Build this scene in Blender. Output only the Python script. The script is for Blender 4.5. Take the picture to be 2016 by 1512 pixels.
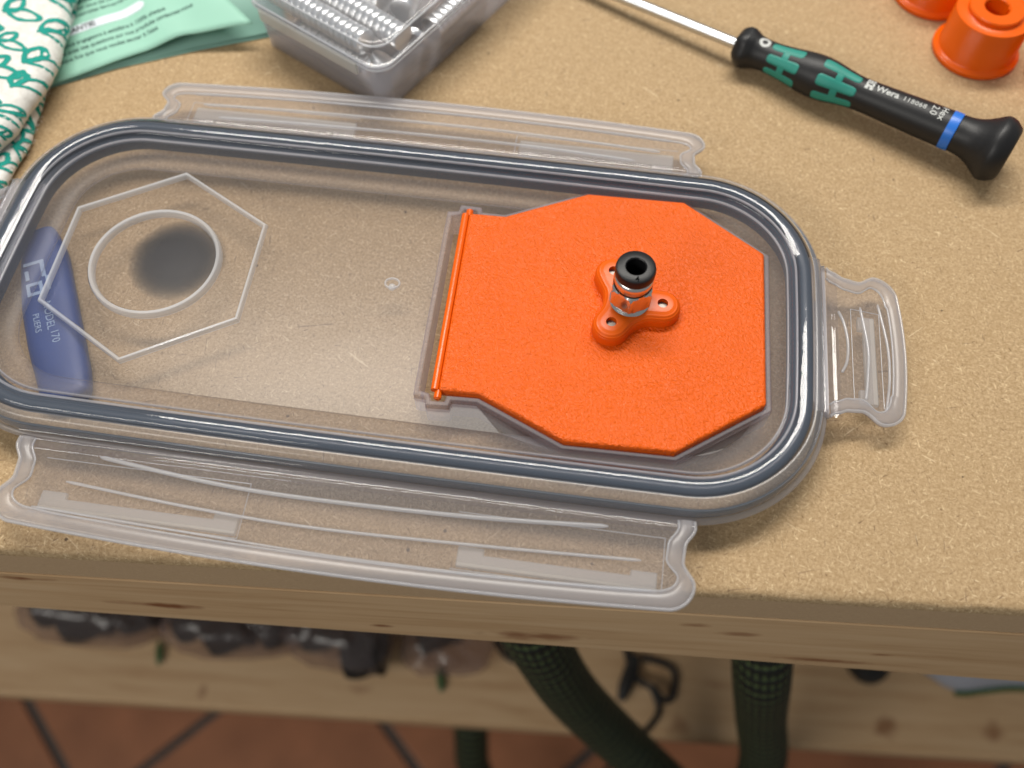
import bpy, bmesh, math, random
from mathutils import Vector, Matrix, noise

# ------------------------------------------------------------------ scene, camera, light
for o in list(bpy.data.objects): bpy.data.objects.remove(o)
S = 0.0012                      # one modelling unit = 1.2 mm
SC = bpy.context.scene
COL = SC.collection
R = math.radians
random.seed(7)

cam = bpy.data.objects.new('camera', bpy.data.cameras.new('camera')); COL.objects.link(cam)
CR = ((0.99322653, 0.11607704, -0.00521349), (0.09965205, -0.87404181, -0.47552116), (-0.05975389, 0.4717807, -0.87968883))
M = Matrix(((CR[0][0], -CR[1][0], -CR[2][0]), (CR[0][1], -CR[1][1], -CR[2][1]), (CR[0][2], -CR[1][2], -CR[2][2]))).to_4x4()
M.translation = Vector((-7.219, -129.458, 208.484)) * S
cam.matrix_world = M
cam.data.sensor_width = 36; cam.data.lens = 32.63
cam.data.clip_start = 0.005; cam.data.clip_end = 50
cam.data.dof.use_dof = True; cam.data.dof.focus_distance = 232 * S; cam.data.dof.aperture_fstop = 6.8
SC.camera = cam

w = bpy.data.worlds.new('World'); SC.world = w; w.use_nodes = True
bgn = w.node_tree.nodes['Background']; bgn.inputs[0].default_value = (0.93, 0.97, 1.0, 1); bgn.inputs[1].default_value = 0.22

def area(name, loc, target, sx, sy, power, col):
    l = bpy.data.lights.new(name, 'AREA'); l.shape = 'RECTANGLE'; l.size = sx; l.size_y = sy; l.energy = power; l.color = col
    o = bpy.data.objects.new(name, l); COL.objects.link(o); o.location = loc
    o.rotation_euler = (Vector(target) - Vector(loc)).to_track_quat('-Z', 'Y').to_euler()
    return o
# back: ceiling strip lamp over the bench; front: unseen lamp lowered to light front faces
area('ceiling_lamp_back', (-0.10, 0.62, 1.25), (0, 0, 0), 1.25, 0.22, 23, (1.0, 0.955, 0.885))
area('front_left_lamp', (-0.95, -1.0, 0.95), (0, 0, 0), 1.0, 0.25, 9.5, (1.0, 0.96, 0.89))

SC.view_settings.view_transform = 'Standard'; SC.view_settings.look = 'None'
SC.view_settings.exposure = 0.1; SC.view_settings.gamma = 1.0
SC.render.engine = 'CYCLES'
cy = SC.cycles
cy.max_bounces = 12; cy.transparent_max_bounces = 64; cy.diffuse_bounces = 4; cy.glossy_bounces = 6; cy.transmission_bounces = 8
cy.caustics_reflective = False; cy.caustics_refractive = False
cy.sample_clamp_indirect = 6
cy.use_denoising = True; cy.use_adaptive_sampling = True; cy.adaptive_threshold = 0.02

# ------------------------------------------------------------------ materials
def mat(name):
    m = bpy.data.materials.new(name); m.use_nodes = True
    nt = m.node_tree; nt.nodes.clear()
    return m, nt
def N(nt, t, **k):
    n = nt.nodes.new(t)
    for a, b in k.items():
        if a in n.inputs: n.inputs[a].default_value = b
        else: setattr(n, a, b)
    return n
def link(nt, a, b): nt.links.new(a, b)
def out(nt, sh): link(nt, sh, N(nt, 'ShaderNodeOutputMaterial').inputs['Surface'])
def math_(nt, op, a, b=None, clamp=False):
    n = N(nt, 'ShaderNodeMath', operation=op, use_clamp=clamp)
    for i, v in enumerate((a, b)):
        if v is None: continue
        if isinstance(v, (int, float)): n.inputs[i].default_value = v
        else: link(nt, v, n.inputs[i])
    return n.outputs[0]
def mixc(nt, fac, a, b, blend='MIX'):
    n = N(nt, 'ShaderNodeMix', data_type='RGBA', blend_type=blend)
    for sock, v in ((n.inputs['Factor'], fac), (n.inputs['A'], a), (n.inputs['B'], b)):
        pass
    ins = {'f': n.inputs[0], 'a': n.inputs[6], 'b': n.inputs[7]}
    for k, v in (('f', fac), ('a', a), ('b', b)):
        if isinstance(v, (int, float)): ins[k].default_value = v
        elif isinstance(v, tuple): ins[k].default_value = v if len(v) == 4 else (*v, 1)
        else: link(nt, v, ins[k])
    return n.outputs[2]
def ramp(nt, fac, stops):
    n = N(nt, 'ShaderNodeValToRGB'); e = n.color_ramp.elements
    while len(e) < len(stops): e.new(0.5)
    for i, (p, c) in enumerate(stops):
        e[i].position = p; e[i].color = (*c, 1) if isinstance(c, tuple) else (c, c, c, 1)
    link(nt, fac, n.inputs[0]); return n.outputs[0]
def coords(nt, scale=(1, 1, 1), rot=(0, 0, 0), loc=(0, 0, 0)):
    """object coordinates in modelling units"""
    t = N(nt, 'ShaderNodeTexCoord'); m = N(nt, 'ShaderNodeMapping')
    m.inputs['Scale'].default_value = tuple(s / S for s in scale); m.inputs['Rotation'].default_value = rot; m.inputs['Location'].default_value = loc
    link(nt, t.outputs['Object'], m.inputs['Vector']); return m.outputs[0]
def coords2(nt, ang, scale, loc=(0, 0, 0)):
    """turned first, then stretched"""
    v = coords(nt, (1, 1, 1), (0, 0, ang)); m = N(nt, 'ShaderNodeMapping'); m.inputs['Scale'].default_value = scale; m.inputs['Location'].default_value = loc
    link(nt, v, m.inputs['Vector']); return m.outputs[0]
def noise_(nt, vec, scale, detail=3, rough=0.5, dist=0.0):
    n = N(nt, 'ShaderNodeTexNoise'); link(nt, vec, n.inputs['Vector'])
    n.inputs['Scale'].default_value = scale; n.inputs['Detail'].default_value = detail
    n.inputs['Roughness'].default_value = rough; n.inputs['Distortion'].default_value = dist
    return n.outputs['Fac']
def bump(nt, h, strength, dist=0.3, nrm=None):
    b = N(nt, 'ShaderNodeBump'); b.inputs['Strength'].default_value = strength; b.inputs['Distance'].default_value = dist * S
    link(nt, h, b.inputs['Height'])
    if nrm is not None: link(nt, nrm, b.inputs['Normal'])
    return b.outputs[0]
def principled(nt, col, rough=0.5, metal=0.0, spec=0.5, nrm=None, coat=0.0, coat_rough=0.1, sheen=0.0):
    p = N(nt, 'ShaderNodeBsdfPrincipled')
    for k, v in (('Base Color', col), ('Roughness', rough), ('Metallic', metal), ('Specular IOR Level', spec), ('Coat Weight', coat), ('Coat Roughness', coat_rough), ('Sheen Weight', sheen)):
        if isinstance(v, tuple): p.inputs[k].default_value = v if len(v) == 4 else (*v, 1)
        elif isinstance(v, (int, float)): p.inputs[k].default_value = v
        else: link(nt, v, p.inputs[k])
    if nrm is not None: link(nt, nrm, p.inputs['Normal'])
    return p
def simple(name, col, rough=0.5, metal=0.0, spec=0.5, coat=0.0, coat_rough=0.1, noise_amp=0.0, noise_scale=0.5, bump_s=0.0, bump_scale=2.0):
    m, nt = mat(name); c = col; nrm = None
    if noise_amp:
        v = noise_(nt, coords(nt), noise_scale, 4)
        c = mixc(nt, v, tuple(x * (1 - noise_amp) for x in col), tuple(min(1, x * (1 + noise_amp)) for x in col))
    if bump_s: nrm = bump(nt, noise_(nt, coords(nt), bump_scale, 3), bump_s)
    out(nt, principled(nt, c, rough, metal, spec, nrm, coat, coat_rough).outputs[0]); return m

def clear_plastic(name, haze=0.12, tint=(0.95, 0.95, 0.95), rough=0.12, hz_col=(0.80, 0.81, 0.84), bump_s=0.05, bump_scale=0.05, refl=1.0):
    """clear moulded plastic: see-through, a little milky, glossy skin"""
    m, nt = mat(name)
    nrm = bump(nt, noise_(nt, coords(nt), bump_scale, 2), bump_s, 4.0) if bump_s else None
    tr = N(nt, 'ShaderNodeBsdfTransparent'); tr.inputs[0].default_value = (*tint, 1)
    df = N(nt, 'ShaderNodeBsdfDiffuse'); df.inputs[0].default_value = (*hz_col, 1)
    tl = N(nt, 'ShaderNodeBsdfTranslucent'); tl.inputs[0].default_value = (*hz_col, 1)
    hz = N(nt, 'ShaderNodeMixShader'); hz.inputs[0].default_value = 0.5; link(nt, df.outputs[0], hz.inputs[1]); link(nt, tl.outputs[0], hz.inputs[2])
    a = N(nt, 'ShaderNodeMixShader'); a.inputs[0].default_value = haze; link(nt, tr.outputs[0], a.inputs[1]); link(nt, hz.outputs[0], a.inputs[2])
    gl = N(nt, 'ShaderNodeBsdfGlossy'); gl.inputs['Roughness'].default_value = rough
    if nrm is not None: link(nt, nrm, gl.inputs['Normal'])
    fr = N(nt, 'ShaderNodeFresnel'); fr.inputs[0].default_value = 1.45
    b = N(nt, 'ShaderNodeMixShader'); geo = N(nt, 'ShaderNodeNewGeometry'); front = math_(nt, 'SUBTRACT', 1.0, geo.outputs['Backfacing'])
    link(nt, math_(nt, 'MULTIPLY', math_(nt, 'MULTIPLY', fr.outputs[0], refl), front), b.inputs[0]); link(nt, a.outputs[0], b.inputs[1]); link(nt, gl.outputs[0], b.inputs[2])
    out(nt, b.outputs[0]); return m

def make_mdf(name, edge=False):
    m, nt = mat(name)
    c0 = coords(nt)
    big = noise_(nt, c0, 0.03, 4, 0.6)
    mid = noise_(nt, c0, 0.35, 5, 0.65)
    fine = noise_(nt, c0, 1.25, 6, 0.82)
    col = ramp(nt, fine, [(0.33, (0.20, 0.125, 0.060)), (0.5, (0.42, 0.292, 0.160)), (0.67, (0.64, 0.48, 0.30))])
    col = mixc(nt, math_(nt, 'MULTIPLY', big, 0.5), col, (0.41, 0.28, 0.145))
    col = mixc(nt, ramp(nt, mid, [(0.38, 0.35), (0.55, 0.0)]), col, (0.34, 0.225, 0.11))
    # loose light and dark wood fibres lying at every angle
    for i, (ang, sc, lo, c, amt) in enumerate([(0.35, 0.50, 0.655, (0.72, 0.56, 0.35), 0.65), (1.35, 0.46, 0.66, (0.70, 0.54, 0.33), 0.6), (2.2, 0.55, 0.665, (0.74, 0.58, 0.36), 0.6), (2.85, 0.6, 0.67, (0.66, 0.50, 0.30), 0.4),
                                              (0.9, 0.5, 0.675, (0.17, 0.10, 0.05), 0.7), (1.8, 0.6, 0.68, (0.19, 0.115, 0.055), 0.7), (2.6, 0.45, 0.685, (0.15, 0.085, 0.045), 0.7)]):
        v = coords2(nt, ang, (0.38, 1.9, 1.0), (i * 13.7, i * 7.1, 0))
        f = noise_(nt, v, sc * 2.4, 2, 0.5, 0.5)
        col = mixc(nt, math_(nt, 'MULTIPLY', ramp(nt, f, [(lo, 0.0), (lo + 0.05, 1.0)]), amt), col, c)
    for i, (ang, sc, lo, c, amt) in enumerate([(0.6, 0.75, 0.745, (0.72, 0.57, 0.37), 0.6), (2.4, 0.70, 0.75, (0.72, 0.57, 0.37), 0.6), (1.5, 0.85, 0.74, (0.14, 0.09, 0.055), 0.6), (2.9, 0.9, 0.74, (0.16, 0.10, 0.06), 0.6)]):
        f = noise_(nt, coords2(nt, ang, (0.16, 1.9, 1.0), (i * 31.7, i * 17.1, 0)), sc, 1, 0.5, 0.8)
        col = mixc(nt, math_(nt, 'MULTIPLY', ramp(nt, f, [(lo, 0.0), (lo + 0.03, 1.0)]), amt), col, c)
    vo = N(nt, 'ShaderNodeTexVoronoi'); link(nt, c0, vo.inputs['Vector']); vo.inputs['Scale'].default_value = 0.115
    rnd = N(nt, 'ShaderNodeSeparateColor'); link(nt, vo.outputs['Color'], rnd.inputs[0])
    spot = math_(nt, 'MULTIPLY', math_(nt, 'LESS_THAN', math_(nt, 'ADD', vo.outputs['Distance'], math_(nt, 'MULTIPLY', fine, 0.05)), 0.075), math_(nt, 'GREATER_THAN', rnd.outputs[0], 0.62))
    col = mixc(nt, math_(nt, 'MULTIPLY', spot, 0.8), col, (0.07, 0.045, 0.03))
    if edge: col = mixc(nt, 0.8, col, (0.47, 0.325, 0.195))
    h = math_(nt, 'ADD', math_(nt, 'MULTIPLY', fine, 0.6), math_(nt, 'MULTIPLY', mid, 0.5))
    out(nt, principled(nt, col, 0.72, 0, 0.25, bump(nt, h, 0.28, 0.5)).outputs[0]); return m

def make_pine(name, knots, ang):
    m, nt = mat(name)
    v = coords2(nt, ang, (0.010, 0.13, 0.13))
    g = noise_(nt, v, 1.4, 5, 0.6, 0.6)
    col = ramp(nt, g, [(0.3, (0.44, 0.27, 0.135)), (0.48, (0.53, 0.35, 0.19)), (0.7, (0.58, 0.40, 0.23))])
    c0 = coords(nt)
    wob = noise_(nt, coords(nt, (1, 1, 1)), 0.12, 3)
    for (x, y, z, rx, rz, dk) in knots:
        mp = N(nt, 'ShaderNodeVectorMath', operation='SUBTRACT'); link(nt, c0, mp.inputs[0]); mp.inputs[1].default_value = (x, y, z)
        mq = N(nt, 'ShaderNodeVectorMath', operation='MULTIPLY'); link(nt, mp.outputs[0], mq.inputs[0]); mq.inputs[1].default_value = (1 / rx, 1 / rz, 1 / rz)
        ln = N(nt, 'ShaderNodeVectorMath', operation='LENGTH'); link(nt, mq.outputs[0], ln.inputs[0])
        d = math_(nt, 'ADD', ln.outputs['Value'], math_(nt, 'MULTIPLY', math_(nt, 'SUBTRACT', wob, 0.5), 1.6))
        col = mixc(nt, math_(nt, 'MULTIPLY', ramp(nt, d, [(0.3, 1.0), (1.0, 0.0)]), dk), col, (0.20, 0.075, 0.025))
    out(nt, principled(nt, col, 0.6, 0, 0.3, bump(nt, g, 0.08, 0.4)).outputs[0]); return m

def make_orange(name, texture=True, layer=0.0, col=(0.78, 0.112, 0.001), rough=0.36):
    m, nt = mat(name)
    c0 = coords(nt)
    nrm = None
    if texture:
        v1 = coords2(nt, 0.5, (0.8, 1.5, 1.0))
        n1 = noise_(nt, v1, 1.0, 2, 0.55)
        n2 = noise_(nt, c0, 2.4, 2, 0.5)
        h = math_(nt, 'ADD', n1, math_(nt, 'MULTIPLY', n2, 0.45))
        nrm = bump(nt, h, 1.0, 0.62)
    if layer:
        sp = N(nt, 'ShaderNodeSeparateXYZ'); link(nt, c0, sp.inputs[0])
        wv = math_(nt, 'SINE', math_(nt, 'MULTIPLY', sp.outputs[2], layer))
        nrm = bump(nt, math_(nt, 'ADD', wv, math_(nt, 'MULTIPLY', noise_(nt, c0, 0.8, 2), 0.6)), 0.5, 0.09)
    c_ = mixc(nt, noise_(nt, c0, 0.05, 4, 0.6), tuple(x * 0.9 for x in col), tuple(x * 1.08 for x in col))
    p = principled(nt, c_, rough, 0, 0.35, nrm)
    out(nt, p.outputs[0]); return m

MT = {}
MT['mdf'] = make_mdf('mdf'); MT['mdf_edge'] = make_mdf('mdf_sawn_edge', True)
MT['orange_tex'] = make_orange('orange_print_textured'); MT['orange_layer'] = make_orange('orange_print_layered', False, 12.0)
MT['orange_plain'] = make_orange('orange_print_plain', False, 9.0, rough=0.27)
MT['panel'] = clear_plastic('clear_lid_panel', 0.06, (0.915, 0.915, 0.935), 0.24, (0.62, 0.61, 0.62), bump_s=0.06, bump_scale=0.03, refl=0.5)
MT['rim'] = clear_plastic('clear_lid_rim', 0.04, (0.93, 0.925, 0.94), 0.055, (0.72, 0.70, 0.73), bump_s=0.035, bump_scale=0.10, refl=1.0)
MT['ledge'] = clear_plastic('frosted_ledge', 0.20, (0.93, 0.93, 0.945), 0.2, (0.74, 0.73, 0.75), bump_s=0, refl=0.9)
MT['wall'] = clear_plastic('clear_lid_wall', 0.13, (0.93, 0.925, 0.94), 0.4, (0.74, 0.72, 0.74), bump_s=0, refl=0.35)
MT['flap'] = clear_plastic('clear_lid_flap', 0.125, (0.93, 0.93, 0.95), 0.2, (0.72, 0.70, 0.72), bump_s=0, refl=0.9)
MT['thick'] = clear_plastic('milky_thick_plastic', 0.36, (0.93, 0.93, 0.95), 0.25, (0.72, 0.71, 0.74), bump_s=0, refl=0.8)
MT['ridge'] = clear_plastic('clear_moulded_ridge', 0.55, (0.96, 0.96, 0.97), 0.10, (0.92, 0.94, 0.97), bump_s=0, refl=1.6)
MT['bead'] = clear_plastic('clear_moulded_bead', 0.40, (0.95, 0.95, 0.96), 0.16, (0.84, 0.85, 0.88), bump_s=0, refl=1.0)
MT['catch'] = clear_plastic('cream_catch_plastic', 0.42, (0.93, 0.93, 0.92), 0.3, (0.84, 0.83, 0.78), bump_s=0, refl=0.7)
MT['frame'] = clear_plastic('translucent_frame', 0.24, (0.92, 0.90, 0.93), 0.4, (0.62, 0.58, 0.64), bump_s=0, refl=0.5)
MT['box'] = clear_plastic('frosted_box', 0.32, (0.95, 0.95, 0.96), 0.2, (0.74, 0.73, 0.78), bump_s=0)
MT['boxlid'] = clear_plastic('clear_box_lid', 0.12, (0.96, 0.965, 0.975), 0.10, (0.86, 0.90, 0.96), bump_s=0)
MT['gasket'] = None
m, nt = mat('grey_silicone')
nr = bump(nt, math_(nt, 'ADD', noise_(nt, coords(nt, (0.35, 0.35, 1)), 0.35, 3), math_(nt, 'MULTIPLY', noise_(nt, coords(nt), 1.2, 2), 0.12)), 0.10, 0.4)
out(nt, principled(nt, (0.045, 0.068, 0.094), 0.4, 0, 0.3, nr, 0.2, 0.08).outputs[0]); MT['gasket'] = m
MT['steel'] = simple('nickel_plated', (0.74, 0.72, 0.69), 0.23, 1.0, bump_s=0.03, bump_scale=0.6)
MT['magnet'] = simple('magnet_nickel', (0.90, 0.89, 0.88), 0.30, 1.0)
MT['magnet_face'] = simple('magnet_dull', (0.30, 0.28, 0.25), 0.5, 0.7, noise_amp=0.25, noise_scale=2.0)
MT['shaft'] = simple('satin_steel', (0.66, 0.68, 0.70), 0.28, 1.0)
MT['black'] = simple('black_plastic', (0.008, 0.008, 0.009), 0.38, 0, 0.3, bump_s=0.08, bump_scale=2.5)
MT['blackrub'] = simple('black_handle', (0.010, 0.010, 0.011), 0.46, 0, 0.4, noise_amp=0.3, noise_scale=0.6, bump_s=0.12, bump_scale=1.6)
MT['deep'] = simple('deep_black', (0.003, 0.003, 0.003), 0.9, 0, 0.1)
MT['teal'] = simple('teal_grip', (0.012, 0.235, 0.185), 0.5, noise_amp=0.1)
MT['blue_ring'] = simple('blue_ring', (0.02, 0.16, 0.62), 0.35)
MT['print'] = simple('silver_print', (0.56, 0.57, 0.55), 0.6)
MT['blue_grip'] = simple('blue_grip', (0.006, 0.042, 0.20), 0.42, noise_amp=0.12, noise_scale=0.15)
MT['grip_print'] = simple('grip_print', (0.30, 0.40, 0.56), 0.6)
MT['mint'] = simple('mint_paper', (0.31, 0.585, 0.46), 0.6, noise_amp=0.05, noise_scale=0.1)
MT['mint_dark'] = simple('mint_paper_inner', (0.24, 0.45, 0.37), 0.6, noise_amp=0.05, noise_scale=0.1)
MT['ink'] = simple('grey_ink', (0.085, 0.17, 0.145), 0.7)
MT['ink_dark'] = simple('dark_ink', (0.025, 0.035, 0.035), 0.7)
MT['white_stripe'] = simple('white_print', (0.74, 0.78, 0.84), 0.55)
m, nt = mat('flannel_cloth')
f1 = noise_(nt, coords(nt), 0.35, 5, 0.7); f2 = noise_(nt, coords(nt), 2.5, 4, 0.7)
out(nt, principled(nt, ramp(nt, f1, [(0.3, (0.66, 0.64, 0.59)), (0.65, (0.85, 0.84, 0.80))]), 0.95, 0, 0.1, bump(nt, math_(nt, 'ADD', f1, f2), 0.5, 0.5), sheen=0.3).outputs[0]); MT['cloth'] = m
MT['leaf_ink'] = simple('teal_cloth_print', (0.010, 0.29, 0.235), 0.95, noise_amp=0.3, noise_scale=1.2, bump_s=0.4, bump_scale=2.5)
MT['tile'] = simple('terracotta_tile', (0.36, 0.145, 0.066), 0.5, noise_amp=0.4, noise_scale=0.02)
MT['grout'] = simple('grey_grout', (0.10, 0.088, 0.078), 0.9, noise_amp=0.2, noise_scale=0.1)
m, nt = mat('braided_hose')
def hose_mat():
    m, nt = mat('braided_hose_green')
    tc = N(nt, 'ShaderNodeTexCoord'); sp = N(nt, 'ShaderNodeSeparateXYZ'); link(nt, tc.outputs['UV'], sp.inputs[0])
    a = math_(nt, 'SINE', math_(nt, 'ADD', math_(nt, 'MULTIPLY', sp.outputs[0], 75.0), math_(nt, 'MULTIPLY', sp.outputs[1], 2.6)))
    b = math_(nt, 'SINE', math_(nt, 'SUBTRACT', math_(nt, 'MULTIPLY', sp.outputs[0], 75.0), math_(nt, 'MULTIPLY', sp.outputs[1], 2.6)))
    mk = math_(nt, 'ADD', math_(nt, 'MULTIPLY', math_(nt, 'MULTIPLY', a, b), 0.55), math_(nt, 'MULTIPLY', math_(nt, 'SINE', math_(nt, 'ADD', math_(nt, 'MULTIPLY', sp.outputs[1], 2.9), math_(nt, 'MULTIPLY', sp.outputs[0], 6.25))), 0.5))
    col = mixc(nt, ramp(nt, mk, [(0.1, 0.0), (0.6, 1.0)]), (0.005, 0.007, 0.004), (0.065, 0.095, 0.032))
    out(nt, principled(nt, col, 0.6, 0, 0.4, bump(nt, mk, 0.6, 1.0)).outputs[0]); return m
MT['hose'] = hose_mat()
MT['cable'] = simple('black_cable', (0.012, 0.011, 0.010), 0.5)
MT['bag'] = clear_plastic('crinkled_bag', 0.16, (0.84, 0.80, 0.79), 0.16, (0.55, 0.44, 0.42), bump_s=0.4, bump_scale=0.06, refl=0.8)
MT['smoke'] = simple('smoky_plastic', (0.012, 0.011, 0.010), 0.65, 0, 0.2, noise_amp=0.4, noise_scale=0.1)
MT['green_tag'] = simple('green_tag', (0.022, 0.085, 0.018), 0.6)
MT['paleblue'] = simple('pale_grey_bag', (0.34, 0.36, 0.42), 0.5)

# ------------------------------------------------------------------ mesh helpers (all coordinates in modelling units, z = 0 on the bench top)
class G:
    def __init__(self): self.v = []; self.f = []; self.uv = None
    def add(self, verts, faces):
        b = len(self.v); self.v += [tuple(p) for p in verts]; self.f += [tuple(i + b for i in f) for f in faces]; return self
    def grid(self, rows, closed_u=False, closed_v=False):
        n = len(rows); k = len(rows[0]); b = len(self.v)
        for r in rows: self.v += [tuple(p) for p in r]
        for i in range(n if closed_u else n - 1):
            for j in range(k if closed_v else k - 1):
                i2 = (i + 1) % n; j2 = (j + 1) % k
                self.f.append((b + i * k + j, b + i2 * k + j, b + i2 * k + j2, b + i * k + j2))
        return self
    def fan(self, ring, rev=False):
        b = len(self.v); self.v += [tuple(p) for p in ring]
        idx = list(range(b, b + len(ring))); self.f.append(tuple(reversed(idx)) if rev else tuple(idx)); return self
    def prism(self, poly, z0, z1):
        n = len(poly)
        self.grid([[(x, y, z0) for x, y in poly], [(x, y, z1) for x, y in poly]], closed_v=True)
        self.fan([(x, y, z1) for x, y in poly]); self.fan([(x, y, z0) for x, y in poly], True); return self
    def box(self, x0, x1, y0, y1, z0, z1): return self.prism([(x0, y0), (x1, y0), (x1, y1), (x0, y1)], z0, z1)
    def lathe(self, prof, seg=48, c=(0, 0, 0), axis=None, caps=(False, False), flute=None):
        """prof: (r, h). axis: direction vector (default z)"""
        if axis is None: X, Y, Z = Vector((1, 0, 0)), Vector((0, 1, 0)), Vector((0, 0, 1))
        else:
            Z = Vector(axis).normalized(); X = Z.orthogonal().normalized(); X = (Vector((0, 0, 1)) - Z * Z.z).normalized() if abs(Z.z) < 0.99 else X; Y = Z.cross(X)
        rows = []
        for (r, h) in prof:
            rows.append([tuple(Vector(c) + X * (r * math.cos(2 * math.pi * k / seg)) + Y * (r * math.sin(2 * math.pi * k / seg)) + Z * h) for k in range(seg)])
        self.grid(rows, closed_v=True)
        if caps[0]: self.fan(rows[0], True)
        if caps[1]: self.fan(rows[-1])
        return self
    def tube(self, pts, r, seg=10, caps=True, flat=1.0, up=(0, 0, 1)):
        P = [Vector(p) for p in pts]; n = len(P); rows = []
        rr = r if isinstance(r, (list, tuple)) else [r] * n
        for i in range(n):
            t = (P[min(i + 1, n - 1)] - P[max(i - 1, 0)]).normalized()
            a = t.cross(Vector(up)); a = a.normalized() if a.length > 1e-6 else t.orthogonal().normalized(); b = a.cross(t).normalized()
            rows.append([tuple(P[i] + a * (rr[i] * math.cos(2 * math.pi * k / seg)) + b * (rr[i] * flat * math.sin(2 * math.pi * k / seg))) for k in range(seg)])
        self.grid(rows, closed_v=True)
        if caps: self.fan(rows[0], True); self.fan(rows[-1])
        return self

ORG = {}
def root(name, label, cat, loc, group=None, kind=None):
    o = bpy.data.objects.new(name, None); COL.objects.link(o); o.location = Vector(loc) * S; o.empty_display_size = 0.01
    ORG[o.name] = Vector(loc); tag(o, label, cat, group, kind); return o
def tag(o, label=None, cat=None, group=None, kind=None):
    if label: o['label'] = label
    if cat: o['category'] = cat
    if group: o['group'] = group
    if kind: o['kind'] = kind
    return o
def build(name, g, mt, parent=None, smooth=35, bevel=0, bseg=2, solid=0, sub=0, origin=None, recalc=True, bang=35):
    org = ORG[parent.name] if parent is not None else Vector(origin or (0, 0, 0))
    me = bpy.data.meshes.new(name)
    me.from_pydata([tuple((Vector(p) - org) * S) for p in g.v], [], g.f)
    if recalc:
        bm = bmesh.new(); bm.from_mesh(me); bmesh.ops.remove_doubles(bm, verts=bm.verts, dist=0.004 * S); bmesh.ops.recalc_face_normals(bm, faces=bm.faces); bm.to_mesh(me); bm.free()
    if smooth:
        for p in me.polygons: p.use_smooth = True
        me.set_sharp_from_angle(angle=R(smooth))
    me.materials.append(MT[mt] if isinstance(mt, str) else mt)
    o = bpy.data.objects.new(name, me); COL.objects.link(o)
    if parent is not None: o.parent = parent
    else: o.location = org * S
    ORG[o.name] = org
    if solid:
        md = o.modifiers.new('thickness', 'SOLIDIFY'); md.thickness = solid * S; md.offset = -1
    if bevel:
        md = o.modifiers.new('bevel', 'BEVEL'); md.width = bevel * S; md.segments = bseg; md.limit_method = 'ANGLE'; md.angle_limit = R(bang)
    if sub:
        md = o.modifiers.new('sub', 'SUBSURF'); md.levels = sub; md.render_levels = sub
    return o
def struct(o): o['kind'] = 'structure'; return o

def fill_holes(outer, holes, z):
    """flat sheet with holes, as verts and tris"""
    bm = bmesh.new(); ed = []
    for loop in [outer] + holes:
        vs = [bm.verts.new((x, y, 0)) for x, y in loop]
        for i in range(len(vs)): ed.append(bm.edges.new((vs[i], vs[(i + 1) % len(vs)])))
    bmesh.ops.triangle_fill(bm, use_beauty=True, use_dissolve=False, edges=ed)
    bm.verts.index_update()
    v = [(p.co.x, p.co.y, z) for p in bm.verts]; f = [tuple(q.index for q in fc.verts) for fc in bm.faces]
    bm.free(); return v, f

def text2d(body, size, align='LEFT', bold=0.0, spacing=1.0):
    cu = bpy.data.curves.new('t', 'FONT'); cu.body = body; cu.size = size; cu.align_x = align; cu.offset = bold; cu.space_character = spacing; cu.resolution_u = 3
    ob = bpy.data.objects.new('t', cu); COL.objects.link(ob); bpy.context.view_layer.update()
    ev = ob.evaluated_get(bpy.context.evaluated_depsgraph_get()); me = ev.to_mesh()
    v = [(p.co.x, p.co.y) for p in me.vertices]; f = [tuple(p.vertices) for p in me.polygons]
    ev.to_mesh_clear(); bpy.data.objects.remove(ob); bpy.data.curves.remove(cu)
    return v, f

def smooth_path(pts, n=8):
    """Catmull-Rom through points"""
    P = [Vector(p) for p in pts]; res = []
    for i in range(len(P) - 1):
        p0 = P[max(i - 1, 0)]; p1 = P[i]; p2 = P[i + 1]; p3 = P[min(i + 2, len(P) - 1)]
        for k in range(n):
            t = k / n
            res.append(0.5 * ((2 * p1) + (p2 - p0) * t + (2 * p0 - 5 * p1 + 4 * p2 - p3) * t * t + (3 * p1 - p0 - 3 * p2 + p3) * t ** 3))
    res.append(P[-1]); return res

# ------------------------------------------------------------------ workbench
EY0, ES = -67.9, 0.0541                      # front edge of the bench: y = EY0 + ES * x
EL = math.sqrt(1 + ES * ES)
def B(u, v, z):                               # u along the front edge, v inwards from it
    ex, ey = 1 / EL, ES / EL
    return (u * ex - v * ey, EY0 + u * ey + v * ex, z)
bench = root('workbench', 'pale wooden workbench with fibreboard top carrying the clear lid', 'workbench', B(0, 100, 0))
g = G()
rows = []
us = [-640 + i * 2.6 for i in range(493)]
prof = [(330, 0), (200, 0), (120, 0), (60, 0), (30, 0), (14, 0), (7, 0), (3.4, -0.03), (2.2, -0.15), (1.3, -0.4), (0.6, -0.9), (0.15, -1.7), (0, -2.6), (0, -3.4)]
for u in us:
    row = []
    for i, (v, z) in enumerate(prof):
        wob = noise.noise(Vector((u * 0.11, i * 0.4, 1.7))) * 0.55 + noise.noise(Vector((u * 0.45, i * 0.9, 5.1))) * 0.35
        k = 1.0 if 7 <= i <= 11 else 0.0
        row.append(B(u, v + wob * k * 0.9, z + wob * k * 0.45 - abs(noise.noise(Vector((u * 0.02, 3, 3)))) * k * 0.8))
    rows.append(row)
g.grid(rows)
top = build('fibreboard_top', g, 'mdf', bench, smooth=60)
top['label'] = 'tan fibreboard sheet with flecked fibres and worn front edge'
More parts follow.
